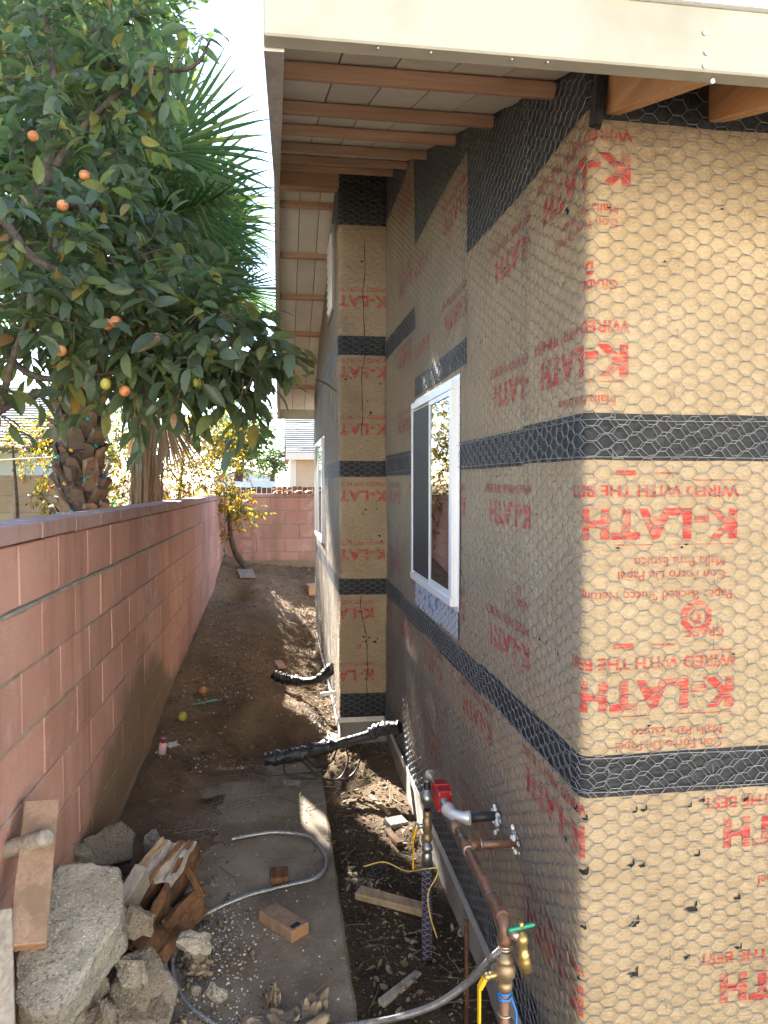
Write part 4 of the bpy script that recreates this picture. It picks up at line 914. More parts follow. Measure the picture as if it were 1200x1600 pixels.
hb = empty('beige_house', (1.5, 17, .3), 'beige stucco house with grey shingle roof beyond the end wall', 'house')
x0 = P(447, 752, 16).x; y0 = 15.9
m = MB(); m.bx(x0 + .12, 7, y0 + .35, y0 + 6, .2, 2.25); m.build('wall', M['stucco_beige'], hb)
MB().bx(x0 + .09, x0 + .22, y0 + .32, y0 + .349, .2, 2.25).build('corner_trim', M['trim'], hb)
slab_roof((x0, y0, 2.22), (7, y0, 2.22), (7, y0 + 3.3, 3.5), (x0, y0 + 3.3, 3.5)).build('roof', M['shingle'], hb); slab_roof((x0, y0 + 6.6, 2.22), (7, y0 + 6.6, 2.22), (7, y0 + 3.3, 3.5), (x0, y0 + 3.3, 3.5)).build('roof', M['shingle'], hb)
M['shingle_tone'] = mat('shingle_tone', (.16, .16, .15), (.3, .29, .27), 30, .95, island=.3)
shingles(hb, (x0, y0, 2.30), (3.5, y0, 2.30), (3.5, y0 + 3.3, 3.58), (x0, y0 + 3.3, 3.58), 24, M['shingle_tone'])
MB().bx(x0 - .01, 7, y0 - .03, y0 - .003, 2.16, 2.31).build('fascia', M['trim'], hb)
hg = empty('white_garage', (-3.5, 45, .5), 'white garage with low gable roof seen past the yellow shrub', 'garage')
pk = P(385, 731, 45); er = P(436, 746, 45); hw = er.x - pk.x; y0 = pk.y
m = MB(); m.add([(pk.x - hw, y0, .2), (pk.x + hw - .25, y0, .2), (pk.x + hw - .25, y0, er.z - .02), (pk.x, y0, pk.z - .12), (pk.x - hw, y0, er.z - .02)] + [(pk.x - hw, y0 + 7, .2), (pk.x + hw - .25, y0 + 7, .2), (pk.x + hw - .25, y0 + 7, er.z - .02), (pk.x, y0 + 7, pk.z - .12), (pk.x - hw, y0 + 7, er.z - .02)],
      [(0, 1, 2, 3, 4), (9, 8, 7, 6, 5), (0, 5, 6, 1), (1, 6, 7, 2), (4, 9, 5, 0)]); m.build('wall', M['siding'], hg)
slab_roof((pk.x, y0 - .3, pk.z - .1), (er.x, y0 - .3, er.z - .06), (er.x, y0 + 7, er.z - .06), (pk.x, y0 + 7, pk.z - .1)).build('roof', M['shingle'], hg); slab_roof((pk.x, y0 - .3, pk.z - .1), (2 * pk.x - er.x, y0 - .3, er.z - .06), (2 * pk.x - er.x, y0 + 7, er.z - .06), (pk.x, y0 + 7, pk.z - .1)).build('roof', M['shingle'], hg)
MB().bx(pk.x - hw, pk.x + hw - .3, y0 - .06, y0 - .003, er.z - .2, er.z - .08).build('trim_board', M['vinyl'], hg)
hl = empty('green_house', (-7, 14, .1), 'grey green stucco house with pale shingle roof behind the tan wall', 'house')
y0 = 12.6; xr = P(75, 752, 13).x
MB().bx(-14, xr - .25, y0 + .4, y0 + 7, .1, 2.2).build('wall', M['stucco_green'], hl)
slab_roof((-14, y0, 2.15), (xr, y0, 2.15), (xr, y0 + 3.6, 3.55), (-14, y0 + 3.6, 3.55)).build('roof', M['shingle'], hl); slab_roof((-14, y0 + 7.2, 2.15), (xr, y0 + 7.2, 2.15), (xr, y0 + 3.6, 3.55), (-14, y0 + 3.6, 3.55)).build('roof', M['shingle'], hl)
shingles(hl, (-9, y0, 2.23), (xr, y0, 2.23), (xr, y0 + 3.6, 3.63), (-9, y0 + 3.6, 3.63), 24, M['shingle_tone'])
w_ = MB().bx(xr - 1.0, xr - .62, y0 + .36, y0 + .399, 1.35, 1.82).build('window', M['vinyl'], hl); MB().bx(xr - .96, xr - .66, y0 + .34, y0 + .359, 1.39, 1.78).build('pane', M['glass'], w_)
fn = empty('wooden_fence', (-1.5, 13.6, .3), 'dark wooden picket fence just beyond the end wall', 'fence')
m = MB().box((0, 0, .65), (.082, .018, 1.3), None, .001); pm = m.mesh('picket'); pm.materials.append(M['rotten']); a0 = P(340, 760, 13.7)
for k in range(22): place('picket', pm, Matrix.Translation((a0.x + .095 * k, a0.y, .29 + random.uniform(-.012, .012))), fn)
MB().bx(a0.x - .05, a0.x + 2.1, a0.y + .012, a0.y + .05, 1.2, 1.29).build('rail', M['rotten'], fn)
# clay tiles stacked on the end wall
M['clay'] = mat('clay_tile', (.42, .2, .12), (.56, .31, .2), 20, .9, vr=.2)
def tile_mesh():
    V = []; 
    for y in (-.2, .2):
        for rr in (.085, .07):
            for q in range(9): a = math.pi * q / 8; V.append((math.cos(a) * rr, y, math.sin(a) * rr * .55))
    F = [];
    for q in range(8): F += [(q, q + 1, 18 + q + 1, 18 + q), (9 + q, 27 + q, 27 + q + 1, 9 + q + 1), (q, 9 + q, 9 + q + 1, q + 1), (18 + q, 18 + q + 1, 27 + q + 1, 27 + q)]
    F += [(0, 18, 27, 9), (8, 17, 35, 26)]
    me = bpy.data.meshes.new('clay_roof_tile'); me.from_pydata(V, [], F); me.materials.append(M['clay']); me.update(); return me
tm = tile_mesh(); xs = [P(x, 760, 10.9).x for x in (436, 452, 468, 484, 500)]
for k, x in enumerate(xs):
    o = place('clay_roof_tile', tm, Matrix.Translation((x, 10.83 + random.uniform(-.01, .01), 1.5185)) @ Matrix.Rotation(R(random.uniform(-3, 3)), 4, 'Z')); tag(o, 'orange clay roof tile in the row along the top of the end wall', 'roof tile', 'clay tiles laid on the end wall')
o = place('clay_roof_tile', MB().box((0, 0, 0), (.24, .2, .02), None, .004).mesh('flat_tile'), Matrix.Translation((P(441, 764, 10.8).x, 10.80, 1.582)) @ Matrix.Rotation(R(14), 4, 'Z') @ Matrix.Rotation(R(4), 4, 'Y')); o.data.materials.append(M['clay']); tag(o, 'broken flat piece of clay tile lying across the tile row', 'roof tile')
for k, (a, b, lab) in enumerate(((P(-900, 60, 22), P(1500, 110, 24), 'upper black power line crossing the sky gap'), (P(-900, 337, 26), P(1500, 339, 30), 'lower black power line crossing the sky gap'))):
    q = [a.lerp(b, t / 12) - Vector((0, 0, .3 * 4 * t / 12 * (1 - t / 12))) + Vector((0, 0, .25)) for t in range(13)]; tag(MB().tube(q, .009 if k == 0 else .011, 5).build('power_line', M['wire_black']), lab, 'power line')
# unseen house added behind the camera to bounce sun onto the front wall
hn = empty('reflector_house', (2, -13, 0), 'unseen pale house added behind the camera to bounce sunlight forward', 'house')
MB().bx(-6, 13, -13, -6.2, -.1, 5.4).build('wall', M['bounce_stucco'], hn); slab_roof((-6.4, -5.8, 5.3), (13.4, -5.8, 5.3), (13.4, -9.6, 6.8), (-6.4, -9.6, 6.8)).build('roof', M['shingle'], hn); slab_roof((-6.4, -13.4, 5.3), (13.4, -13.4, 5.3), (13.4, -9.6, 6.8), (-6.4, -9.6, 6.8)).build('roof', M['shingle'], hn)
for x in (-3, 9.5):
    for z in (1, 3.6):
        q = MB().bx(x, x + 1.3, -6.195, -6.16, z, z + 1.2).build('window', M['vinyl'], hn); MB().bx(x + .07, x + 1.23, -6.159, -6.15, z + .07, z + 1.13).build('pane', M['glass'], q)
# ------------------------------------------------------------------ gas riser on the wall
def gz(x, y): return float(H(np.array([x]), np.array([y]))[0])
PXX, ZP = .555, .592
gas = empty('gas_riser', (PXX, 2.69, -.13), 'gas riser with braided sleeve, brass valve and red regulator beside the wall', 'gas pipe')
GY = 2.69; X0 = PXX - .008
def shrink(o, c, k):
    for q in [o] + list(o.children):
        for v_ in q.data.vertices:
            w_ = v_.co; v_.co = (c[0] + (w_.x - c[0]) * k[0], c[1] + (w_.y - c[1]) * k[1], c[2] + (w_.z - c[2]) * k[2])
    return o
m = MB(); zz = np.linspace(-.16, .25, 60); m.tube([(X0 + .008 * math.sin(z * 9), GY + .006 * math.cos(z * 7), z) for z in zz], [.023 + .0022 * math.sin(z * 260) for z in zz], 12); sv = m.build('braided_sleeve', M['sleeve'], gas)
m = MB()
for k in range(6):
    p = []
    for q in range(70):
        z = -.12 + q * .0052; a = q * .5 * (1 if k % 2 else -1) + k * 1.05; p.append((X0 + .0262 * math.cos(a), GY + .0262 * math.sin(a), z))
    m.tube(p, .0012, 4)
m.build('sleeve_thread', mat('violet_thread', (.22, .2, .3), (.3, .28, .4), 40, .7), sv)
MB().lathe((X0, GY, .24), (0, 0, 1), [(0, .0265), (.045, .0265), (.05, .022), (.058, .022), (.06, .028), (.078, .028), (.08, .021), (.1, .021)], 14).build('coupling', M['steel'], gas)
vb = MB().lathe((X0, GY, .335), (0, 0, 1), [(0, .022), (.004, .027), (.022, .027), (.026, .02), (.034, .02), (.04, .025), (.085, .025), (.09, .021), (.10, .0225), (.118, .0225)], 8).build('ball_valve', M['bronze'], gas)
m = MB(); m.cyl((X0, GY, .395), (X0 - .055, GY - .006, .395), .009, 10); m.ball((X0 - .055, GY - .006, .395), .014, 8); m.build('valve_stem', M['steel'], vb)
m = MB(); m.box((X0 - .066, GY - .01, .375), (.012, .02, .05), Matrix.Rotation(R(20), 3, 'Y')); m.box((X0 - .076, GY - .012, .3), (.007, .02, .13)); link('valve_handle', bevel_mesh(m.mesh('valve_handle'), .002), M['yellow'], vb)
MB().lathe((X0, GY, .455), (0, 0, 1), [(0, .016), (.012, .016), (.013, .023), (.03, .0245), (.031, .036), (.062, .036), (.066, .024), (.08, .022), (.082, .016), (.11, .016)], 6).build('union_nut', M['steel'], gas)
MB().lathe((X0, GY, .452), (0, 0, 1), [(0, .0175), (.14, .0175)], 12).build('nipple', M['dark_steel'], gas)
for q in list(gas.children): shrink(q, (X0, GY, 0), (.74, .74, 1))
def elbow(name, a, c, b, r, parent, mt, lip=1.18):
    q = [Vector(a).lerp(Vector(c), t) for t in (0,)]; pts = []
    for t in np.linspace(0, 1, 11): pts.append(Vector(a) * (1 - t) ** 2 + Vector(c) * 2 * t * (1 - t) + Vector(b) * t * t)
    rs = [r * lip, r * lip] + [r] * 7 + [r * lip, r * lip]; return MB().tube(pts, rs, 14).build(name, mt, parent)
elbow('elbow', (X0, GY, .565), (X0, GY, .605), (X0 + .002, GY - .045, .607), .0155, gas, M['steel'])
MB().cyl((X0 + .002, GY - .03, .606), (PXX, GY - .13, .598), .0105, 12).build('nipple', M['steel'], gas)
# regulator: two flanged halves with screws and a boss
rg = MB(); rg.box((PXX + .006, 2.535, .597), (.082, .066, .10)); rg.box((PXX + .006, 2.468, .588), (.086, .056, .118)); rg.box((PXX + .006, 2.501, .592), (.094, .01, .128))
rgo = link('regulator', bevel_mesh(rg.mesh('regulator'), .006, 2), M['red'], gas); m = MB()
for dx in (-.033, .033):
    for dz in (-.044, .044): m.cyl((PXX + .006 + dx, 2.4405, .588 + dz), (PXX + .006 + dx, 2.436, .588 + dz), .005, 6)
for dx in (-.03, .03): 
    for dy in (.515, .555): m.cyl((PXX + .006 + dx, 2 + dy, .647), (PXX + .006 + dx, 2 + dy, .6515), .005, 6)
m.build('screw', M['steel'], rgo)
shrink(rgo, (PXX + .004, 2.50, .592), (.62, .85, .66))
MB().lathe((PXX + .004, 2.455, .588), (0, -1, 0), [(0, .018), (.006, .018), (.008, .013), (.065, .013)], 14).build('nipple', M['steel'], gas)
elbow('elbow', (PXX + .004, 2.405, .588), (PXX + .002, 2.335, .585), (PXX + .065, 2.33, .585), .0195, gas, M['screed'], 1.2)
MB().cyl((PXX + .05, 2.33, .585), (SX + .02, 2.335, .585), .0155, 14).build('stub_pipe', M['dark_steel'], gas)
def foam(c, r, par, seed):
    m = MB(); rr = random.Random(seed)
    for k in range(26): m.ball(Vector(c) + Vector((rr.uniform(-.006, .010), rr.gauss(0, r * .5), rr.gauss(-r * .2, r * .6))), r * rr.uniform(.16, .4), 8, (.7, 1, 1))
    return m.build('foam', M['foam'], par, None)
foam((SX - .012, 2.335, .59), .030, gas, 1)
m = MB(); m.tube(bez([P(568, 1354, 2.98), P(600, 1347, 2.93), P(635, 1361, 2.87), P(662, 1358, 2.74), P(684, 1357, 2.71), P(681, 1372, 2.69), P(669, 1396, 2.69), P(672, 1430, 2.70), P(683, 1466, 2.72)], 8), .0026, 6); m.build('tracer_wire', M['wire_yellow'], gas)
# ------------------------------------------------------------------ copper water line
wat = empty('water_pipe', (PXX, 1.74, -.13), 'brown copper water pipe with hose bib running along the near wall', 'water pipe')
CU = M['copper']; r_ = .0135; WY = 1.745
m = MB(); m.cyl((PXX, 2.14, ZP - .002), (SX + .02, 2.14, ZP - .002), r_, 14); m.cyl((PXX, 2.265, ZP), (PXX, WY + .03, ZP), r_, 14); m.build('copper_pipe', CU, wat)
MB().lathe((PXX, 2.175, ZP), (0, -1, 0), [(0, .0175), (.07, .0175)], 14).build('tee', CU, wat); MB().cyl((PXX, 2.14, ZP), (PXX + .045, 2.14, ZP), .0175, 14).build('tee', CU, wat)
MB().lathe((PXX, 2.285, ZP - .001), (0, -1, 0), [(0, .012), (.004, .0165), (.02, .0165), (.024, .02), (.034, .02), (.036, .0165), (.05, .0165)], 12).build('cap_fitting', M['bronze'], wat)
elbow('elbow', (PXX, WY + .035, ZP), (PXX, WY - .005, ZP), (PXX, WY, ZP - .055), .0172, wat, CU, 1.04)
m = MB(); m.cyl((PXX, WY, ZP - .05), (PXX, WY, .515), r_ + .001, 14); m.cyl((PXX, WY, .43), (PXX, WY, -.16), r_, 14); m.build('copper_pipe', CU, wat)
m = MB()
for c, d in (((PXX, 2.176, ZP), (0, 1, 0)), ((PXX, 2.104, ZP), (0, 1, 0)), ((PXX + .046, 2.14, ZP), (1, 0, 0)), ((PXX, 1.86, ZP), (0, 1, 0)), ((PXX, WY + .038, ZP), (0, 1, 0)), ((PXX, WY, ZP - .058), (0, 0, 1)), ((PXX, WY, .526), (0, 0, 1)), ((PXX, WY, .355), (0, 0, 1))):
    c = Vector(c); d = Vector(d); m.lathe(c - d * .003, d, [(0, .0162), (.002, .0182), (.004, .0182), (.006, .0162)], 14)
m.build('solder_ring', M['solder'], wat, 'stuff')
MB().lathe((PXX, 1.862, ZP), (0, -1, 0), [(0, .0176), (.012, .0182), (.09, .0182), (.1, .0176)], 14).build('coupling', CU, wat)
foam((SX - .012, 2.14, ZP + .004), .026, wat, 5)
bv = MB().lathe((PXX, WY, .225), (0, 0, 1), [(0, .0185), (.004, .023), (.024, .023), (.028, .0195), (.04, .0215), (.05, .029), (.068, .0325), (.09, .030), (.098, .024), (.104, .0275), (.118, .0275), (.122, .021), (.14, .019)], 12).build('ball_valve', M['bronze'], wat)
m = MB(); m.cyl((PXX - .02, WY - .005, .29), (PXX - .06, WY - .012, .288), .0115, 10); m.ball((PXX - .058, WY - .012, .288), .0135, 8); m.build('valve_stem', M['brass'], bv)
m = MB(); m.box((PXX - .073, WY - .014, .268), (.014, .02, .04), Matrix.Rotation(R(25), 3, 'Y')); m.box((PXX - .083, WY - .015, .19), (.0075, .021, .14)); link('valve_handle', bevel_mesh(m.mesh('valve_handle'), .002), M['yellow'], bv)
for q in [bv] + list(bv.children):
    for v_ in q.data.vertices: v_.co = (PXX + (v_.co.x - PXX) * .84, WY + (v_.co.y - WY) * .84, .418 + (v_.co.z - .225) * .72)
# hose bib at the elbow
hbz = ZP - .03; hx, hy = PXX + .03, WY - .035
hbb = MB().lathe((PXX + .008, WY - .012, hbz + .012), (.6, -.7, -.05), [(0, .013), (.03, .013)], 12).build('bib_neck', M['solder'], wat)
hb_ = MB(); hb_.lathe((hx, hy, hbz + .028), (.1, -.1, -1), [(0, .008), (.01, .009), (.012, .0145), (.03, .0145), (.034, .011), (.052, .012), (.056, .0155), (.064, .013), (.072, .0155), (.098, .0148)], 12)
hbo = hb_.build('hose_bib', M['brass'], wat)
m = MB(); m.box((hx, hy, hbz + .036), (.074, .012, .010), Matrix.Rotation(R(12), 3, 'Z'));  link('bib_handle', bevel_mesh(m.mesh('bib_handle'), .004, 2), M['green'], hbo)
MB().cyl((hx, hy, hbz + .03), (hx, hy, hbz + .05), .0065, 8).build('bib_screw', M['brass'], hbo)
p = []
for q in range(46): a = q * .42; p.append((PXX + .0165 * math.cos(a), WY + .0165 * math.sin(a), .405 + .010 * math.sin(a * .33)))
p += [(PXX + .025, WY - .02, .37), (PXX + .022, WY - .02, .2), (PXX + .01, WY - .022, -.12)]
MB().tube(p, .0026, 5).build('blue_wire', M['wire_blue'], wat)
tag(MB().tube([(.60, 2.30, -.2), (.603, 2.30, .02), (.598, 2.297, .26)], [.0075] * 3, 8).build('ground_rod', M['rust']), 'thin rusty rod standing in the soil left of the copper pipe', 'rod')
# ------------------------------------------------------------------ flexible metal conduits
def conduit(ctrl, r, label):
    p = bez(ctrl, 26); fine = [p[0]]; step = .0022
    for a, b in zip(p, p[1:]):
        k = max(1, int((b - a).length / step))
        for q in range(k): fine.append(a.lerp(b, (q + 1) / k))
    acc = 0; rs = []
    for q, v_ in enumerate(fine):
        if q: acc += (v_ - fine[q - 1]).length
        rs.append(r * (1 + .2 * math.sin(acc * 2 * math.pi / .0115)))
    return tag(MB().tube(fine, rs, 9).build('flexible_conduit', M['flex']), label, 'conduit')
conduit([(-.235, 3.463, .016), (-.13, 3.50, .012), (-.031, 3.512, .012), (.08, 3.475, .012), (.149, 3.41, .012), (.197, 3.224, .012), (.15, 3.08, .013), (-.001, 3.026, .013), (-.156, 2.967, .014), (-.297, 2.853, .02), (-.362, 2.70, .03), (-.376, 2.56, .02), (-.318, 2.392, .015), (-.212, 2.27, .014), (-.13, 2.2, .012)], .0078, 'flexible metal conduit looping across the dirty concrete walk')
conduit([P(490, 1612, 2.28), P(560, 1601, 2.26), P(620, 1590, 2.18), P(680, 1570, 2.08), P(730, 1536, 1.98), P(766, 1500, 1.89), P(783, 1484, 1.85)], .0088, 'flexible metal conduit curving up from the dirt to the copper pipe valve')
# ------------------------------------------------------------------ wrapped cables out of the wall
def wrapped(ctrl, r, label, wires_=()):
    t = empty('wrapped_pipe', ctrl[0], label, 'pipe'); p = bez(ctrl, 14); k = len(p); rs = []
    for q in range(k):
        u = q / k; c = 1.0 if .45 < u < .72 else 1.25
        rs.append(r * c)
    m = MB(); m.tube(p, rs, 14); vv = m.v
    for q in range(k):
        u = q / k; a = .0 if .47 < u < .70 else 1
        for j in range(14):
            i = q * 14 + j; c = p[q]; d = Vector(vv[i]) - c; f = 1 + a * .55 * float(vnoise(np.array(q * .9), np.array(j * .9), 7)) + a * .3 * float(vnoise(np.array(q * 2.1), np.array(j * 1.7), 9)); vv[i] = tuple(c + d * f)
    m.build('wrapping', M['plastic'], t)
    for w_ in wires_: MB().tube(bez(w_, 10), .005, 6).build('cable', M['wire_black'], t)
    return t
wrapped([(-.10, 4.23, .10), (.0, 4.24, .105), (.12, 4.26, .115), (.28, 4.30, .13), (.42, 4.33, .15), (.52, 4.33, .175), (.60, 4.31, .215), (.70, 4.26, .24)], .030, 'black plastic wrapped pipe reaching from the inner corner over the walk',
        [[(-.13, 4.22, .12), (-.16, 4.2, .06), (-.08, 4.17, .035), (.1, 4.17, .03), (.26, 4.2, .02)], [(.02, 4.22, .11), (.03, 4.16, .03), (.2, 4.15, -.0), (.38, 4.19, -.02), (.46, 4.26, .05), (.45, 4.31, .13)], [(.1, 4.24, .1), (.22, 4.17, .0), (.33, 4.19, -.02), (.39, 4.26, .05), (.38, 4.3, .12)], [(.14, 4.23, .1), (.2, 4.2, .05), (.29, 4.24, .06), (.33, 4.3, .12)]])
m = MB().cyl((.60, 4.40, .21), (.70, 4.39, .225), .016, 10); tag(m.build('pipe_stub', M['vinyl']), 'short white pipe stub at the inner wall corner above the wrapped pipe', 'pipe')
wrapped([(-.06, 5.74, .20), (.0, 5.72, .175), (.08, 5.69, .16), (.18, 5.63, .16), (.27, 5.55, .19), (.33, 5.47, .25), (.385, 5.40, .32)], .030, 'black plastic wrapped pipe farther along the alley at the far wall')
tag(MB().cyl((.28, 5.20, .18), (.39, 5.20, .19), .015, 10).build('pipe_stub', M['vinyl']), 'short white pipe stub low on the far wall past the corner', 'pipe')
# ------------------------------------------------------------------ lumber offcuts and rubble
def board(name, c, d, rot, mt, label, cat='board', end=None, jit=.002, bev=.003, group=None):
    rm = Euler([R(a) for a in rot]).to_matrix(); me = bevel_mesh(MB().box(c, d, rm, jit).mesh(name), bev); me.materials.append(mt)
    if end:
        me.materials.append(M[end]); ax = rm.col[max(range(3), key=lambda q: d[q])]
        for p in me.polygons:
            if abs(p.normal.dot(ax)) > .8: p.material_index = 1
    o = link(name, me); return tag(o, label, cat, group)
g = 0.0
b = board('wood_block', (.005, 2.76, .024), (.20, .085, .044), (0, 0, -52), M['old_board'], 'brown two-by-four offcut lying across the walk beside the conduit', 'wood block', 'end_grain')
tag(MB().box((.048, 2.695, .0472), (.04, .022, .0016), Euler((0, 0, R(40))).to_matrix()).build('stamp_mark', M['hole']), 'dark strip of tar paper stuck on the brown offcut', 'paper strip')
board('wood_block', (-.012, 3.10, .02), (.075, .09, .036), (0, 0, 4), M['rotten'], 'small square brown wood offcut behind the conduit on the walk', 'wood block')
board('plank', (.455, 3.02, gz(.455, 3.02) + .022), (.30, .065, .032), (0, 3, -28), M['stick'], 'grey brown stick of lumber lying in the dirt trench', 'plank')
board('plank', (.42, 2.55, gz(.42, 2.55) + .008), (.22, .03, .02), (0, 2, 42), M['grey_wood'], 'thin splintered grey stick low in the dirt trench', 'stick')
def px_board(name, px_top, px_bot, d_top, d_bot, w_, th, mt, label, end=None):
    """board whose seen face runs from one point to another, with its real width and thickness"""
    a, b = P(*px_top, d_top), P(*px_bot, d_bot); u = (a - b).normalized(); c = (a + b) / 2; f = (c - Vector((0, 0, CAM_Z))).normalized(); v = u.cross(-f).normalized(); n_ = v.cross(u) * -1
    if n_.dot(f) > 0: n_ = -n_
    rm = Matrix((v, u, v.cross(u))).transposed(); me = bevel_mesh(MB().box(c - n_ * th / 2, (w_, (a - b).length, th), rm, .002).mesh(name), .003); me.materials.append(mt)
    if end:
        me.materials.append(M[end])
        for p in me.polygons:
            if abs(p.normal.dot(u)) > .8: p.material_index = 1
    return tag(link(name, me), label, 'board')
px_board('plank', (66, 1250), (42, 1476), 2.22, 1.90, .092, .036, M['old_board'], 'reddish brown board leaning upright on the big concrete chunk', 'end_grain')
px_board('plank', (2, 1420), (6, 1620), 1.92, 1.75, .05, .03, M['grey_wood'], 'grey weathered board end standing at the bottom left corner')
m = MB().tube(bez([(-.86, 2.25, .60), (-.76, 2.21, .645), (-.655, 2.165, .69)], 8), [.026 + .0015 * math.sin(q * 1.7) for q in range(16)] + [.018], 9); tag(m.build('driftwood', M['grey_wood']), 'weathered grey broken post end poking in from the left', 'post')
def rock(name, c, d, seed, mt, label, rot=(0, 0, 0), cuts=5, amp=.022, cat='rubble', n=12, parent=None):
    rr = random.Random(seed); bm = bmesh.new()
    for _ in range(n):
        v_ = Vector((rr.gauss(0, 1), rr.gauss(0, 1), rr.gauss(0, 1))); v_ /= max(abs(a) for a in v_); v_ *= rr.uniform(.82, 1); bm.verts.new((v_.x * d[0] / 2, v_.y * d[1] / 2, v_.z * d[2] / 2))
    r = bmesh.ops.convex_hull(bm, input=bm.verts[:]); bmesh.ops.delete(bm, geom=[e for e in r['geom_interior'] if isinstance(e, bmesh.types.BMVert)], context='VERTS')
    bmesh.ops.triangulate(bm, faces=bm.faces[:])
    bmesh.ops.subdivide_edges(bm, edges=bm.edges[:], cuts=cuts, use_grid_fill=True); bmesh.ops.triangulate(bm, faces=bm.faces[:]); bm.normal_update()
    from mathutils import noise
    for v_ in bm.verts:
        k = noise.fractal(v_.co * 11 + Vector((seed, 0, 0)), .8, 2.1, 4) + .4 * noise.fractal(v_.co * 48 + Vector((seed, 0, 0)), .8, 2.1, 3) ; v_.co += v_.normal * k * amp
    me = bpy.data.meshes.new(name); bm.to_mesh(me); bm.free()
    rm = Euler([R(a) for a in rot]).to_matrix().to_4x4(); me.transform(Matrix.Translation(c) @ rm); o = link(name, me, mt, parent); return tag(o, label, cat) if label else o
def slab_rock(name, outline, thick, M4, seed, mt, label, amp=.010):
    """broken slab: an irregular outline given thickness, roughened"""
    bm = bmesh.new(); vs_ = [bm.verts.new((x, y, 0)) for x, y in outline]; f = bm.faces.new(vs_); r = bmesh.ops.extrude_face_region(bm, geom=[f]); up = [v_ for v_ in r['geom'] if isinstance(v_, bmesh.types.BMVert)]
    for v_ in up: v_.co.z += thick
    bmesh.ops.recalc_face_normals(bm, faces=bm.faces[:]); bmesh.ops.triangulate(bm, faces=bm.faces[:]); 
    for _ in range(5):
        bmesh.ops.subdivide_edges(bm, edges=[e for e in bm.edges if e.calc_length() > .017], cuts=1); bmesh.ops.triangulate(bm, faces=bm.faces[:])
    bm.normal_update(); from mathutils import noise
    for v_ in bm.verts:
        k = noise.fractal(v_.co * 9 + Vector((seed, 3, 0)), .7, 2.1, 5) + .16 * noise.fractal(v_.co * 45 + Vector((seed, 0, 7)), .6, 2.1, 3) - .8 * max(0, noise.noise(v_.co * 11 + Vector((0, seed, 0))) - .2); v_.co += v_.normal * k * amp
    me = bpy.data.meshes.new(name); bm.to_mesh(me); bm.free(); me.polygons.foreach_set('use_smooth', [True] * len(me.polygons)); me.transform(M4); return tag(link(name, me, mt), label, 'rubble')
def basis(c, u, v):
    u = Vector(u).normalized(); v = Vector(v); v = (v - u * v.dot(u)).normalized(); w_ = u.cross(v); m4 = Matrix((u, v, w_)).transposed().to_4x4(); m4.translation = Vector(c); return m4
# big pale chunk: face tilted up towards the camera
def plane_poly(d, pts, tilt, thick, name, seed, mt, label, amp=.010):
    """outline traced at distance d on a plane tipped back by tilt; the slab then gets real thickness behind it"""
    cx = sum(p[0] for p in pts) / len(pts); cy = sum(p[1] for p in pts) / len(pts); c = P(cx, cy, d)
    f = (c - Vector((0, 0, CAM_Z))).normalized(); r = f.cross(Vector((0, 0, 1))).normalized(); u = r.cross(f); nrm = (-f * math.cos(tilt[0]) + u * math.sin(tilt[0]) + r * tilt[1]).normalized(); vv = nrm.cross(r).normalized(); uu = vv.cross(nrm)
    o = Vector((0, 0, CAM_Z)); out = []
    for x, y in pts:
        q = (P(x, y, 1) - o); t = (c - o).dot(nrm) / q.dot(nrm); w_ = o + q * t - c; out.append((w_.dot(uu), w_.dot(vv)))
    m4 = Matrix((uu, vv, uu.cross(vv))).transposed().to_4x4(); m4.translation = c - uu.cross(vv) * thick; return slab_rock(name, out, thick, m4, seed, mt, label, amp)
plane_poly(2.06, [(88, 1352), (140, 1346), (184, 1356), (192, 1392), (190, 1440), (150, 1492), (122, 1536), (86, 1582), (50, 1588), (22, 1560), (22, 1500), (60, 1420)], (.5, -.12), .16, 'concrete_chunk', 3, M['rock'], 'largest pale broken concrete chunk at the lower left')
plane_poly(2.30, [(196, 1488), (236, 1480), (252, 1508), (278, 1545), (268, 1592), (225, 1625), (185, 1600), (172, 1548)], (.3, .1), .12, 'concrete_chunk', 8, M['rock2'], 'squarish dusty concrete chunk at the bottom beside the conduit')
plane_poly(2.95, [(130, 1310), (190, 1282), (212, 1302), (206, 1340), (170, 1352), (120, 1350)], (.2, .0), .10, 'concrete_chunk', 13, M['rock2'], 'small grey concrete chunk against the pink wall behind the board')
rock('concrete_chunk', (-.60, 2.78, .13), (.24, .2, .2), 21, M['rock2'], 'grey lump of rubble between the pink wall and the rotten boards')
rock('concrete_chunk', (-.47, 2.36, .05), (.24, .26, .16), 25, M['rock2'], 'low dusty rubble lump under the largest concrete chunk')
rock('concrete_chunk', (-.31, 2.60, .045), (.09, .09, .085), 31, M['rock2'], 'small beige rubble lump by the bend of the conduit')
rock('concrete_chunk', P(42, 1588, 2.15), (.07, .08, .10), 37, M['rock2'], 'small grey rubble piece at the very bottom left', (10, 20, 30))
rock('concrete_chunk', (-.22, 2.42, .02), (.08, .07, .055), 41, M['rock'], 'fist sized pale rubble among the white crumbs', cuts=2)
board('plank', (-.545, 2.62, .215), (.045, .24, .12), (30, 12, -20), M['grey_wood'], 'split grey wood wedge behind the largest concrete chunk', 'board')
m = MB().tube(bez([P(115, 1600, 2.1), P(128, 1575, 2.16), P(150, 1540, 2.26), P(157, 1532, 2.28)], 6), [.034, .034, .033, .032, .033, .034, .034, .033, .033, .034, .036, .038, .04, .042, .043, .044, .044, .043, .03][:19], 12); tag(m.build('broken_pipe', M['rock2']), 'round grey broken pipe end at the bottom of the rubble heap', 'pipe')
m = MB().ball(P(82, 1600, 2.12), .062, 18, (1.1, .9, .7)); q = m.build('plastic_bag', M['plastic']); tag(q, 'glossy black plastic bundle half buried under the rubble', 'plastic bag')
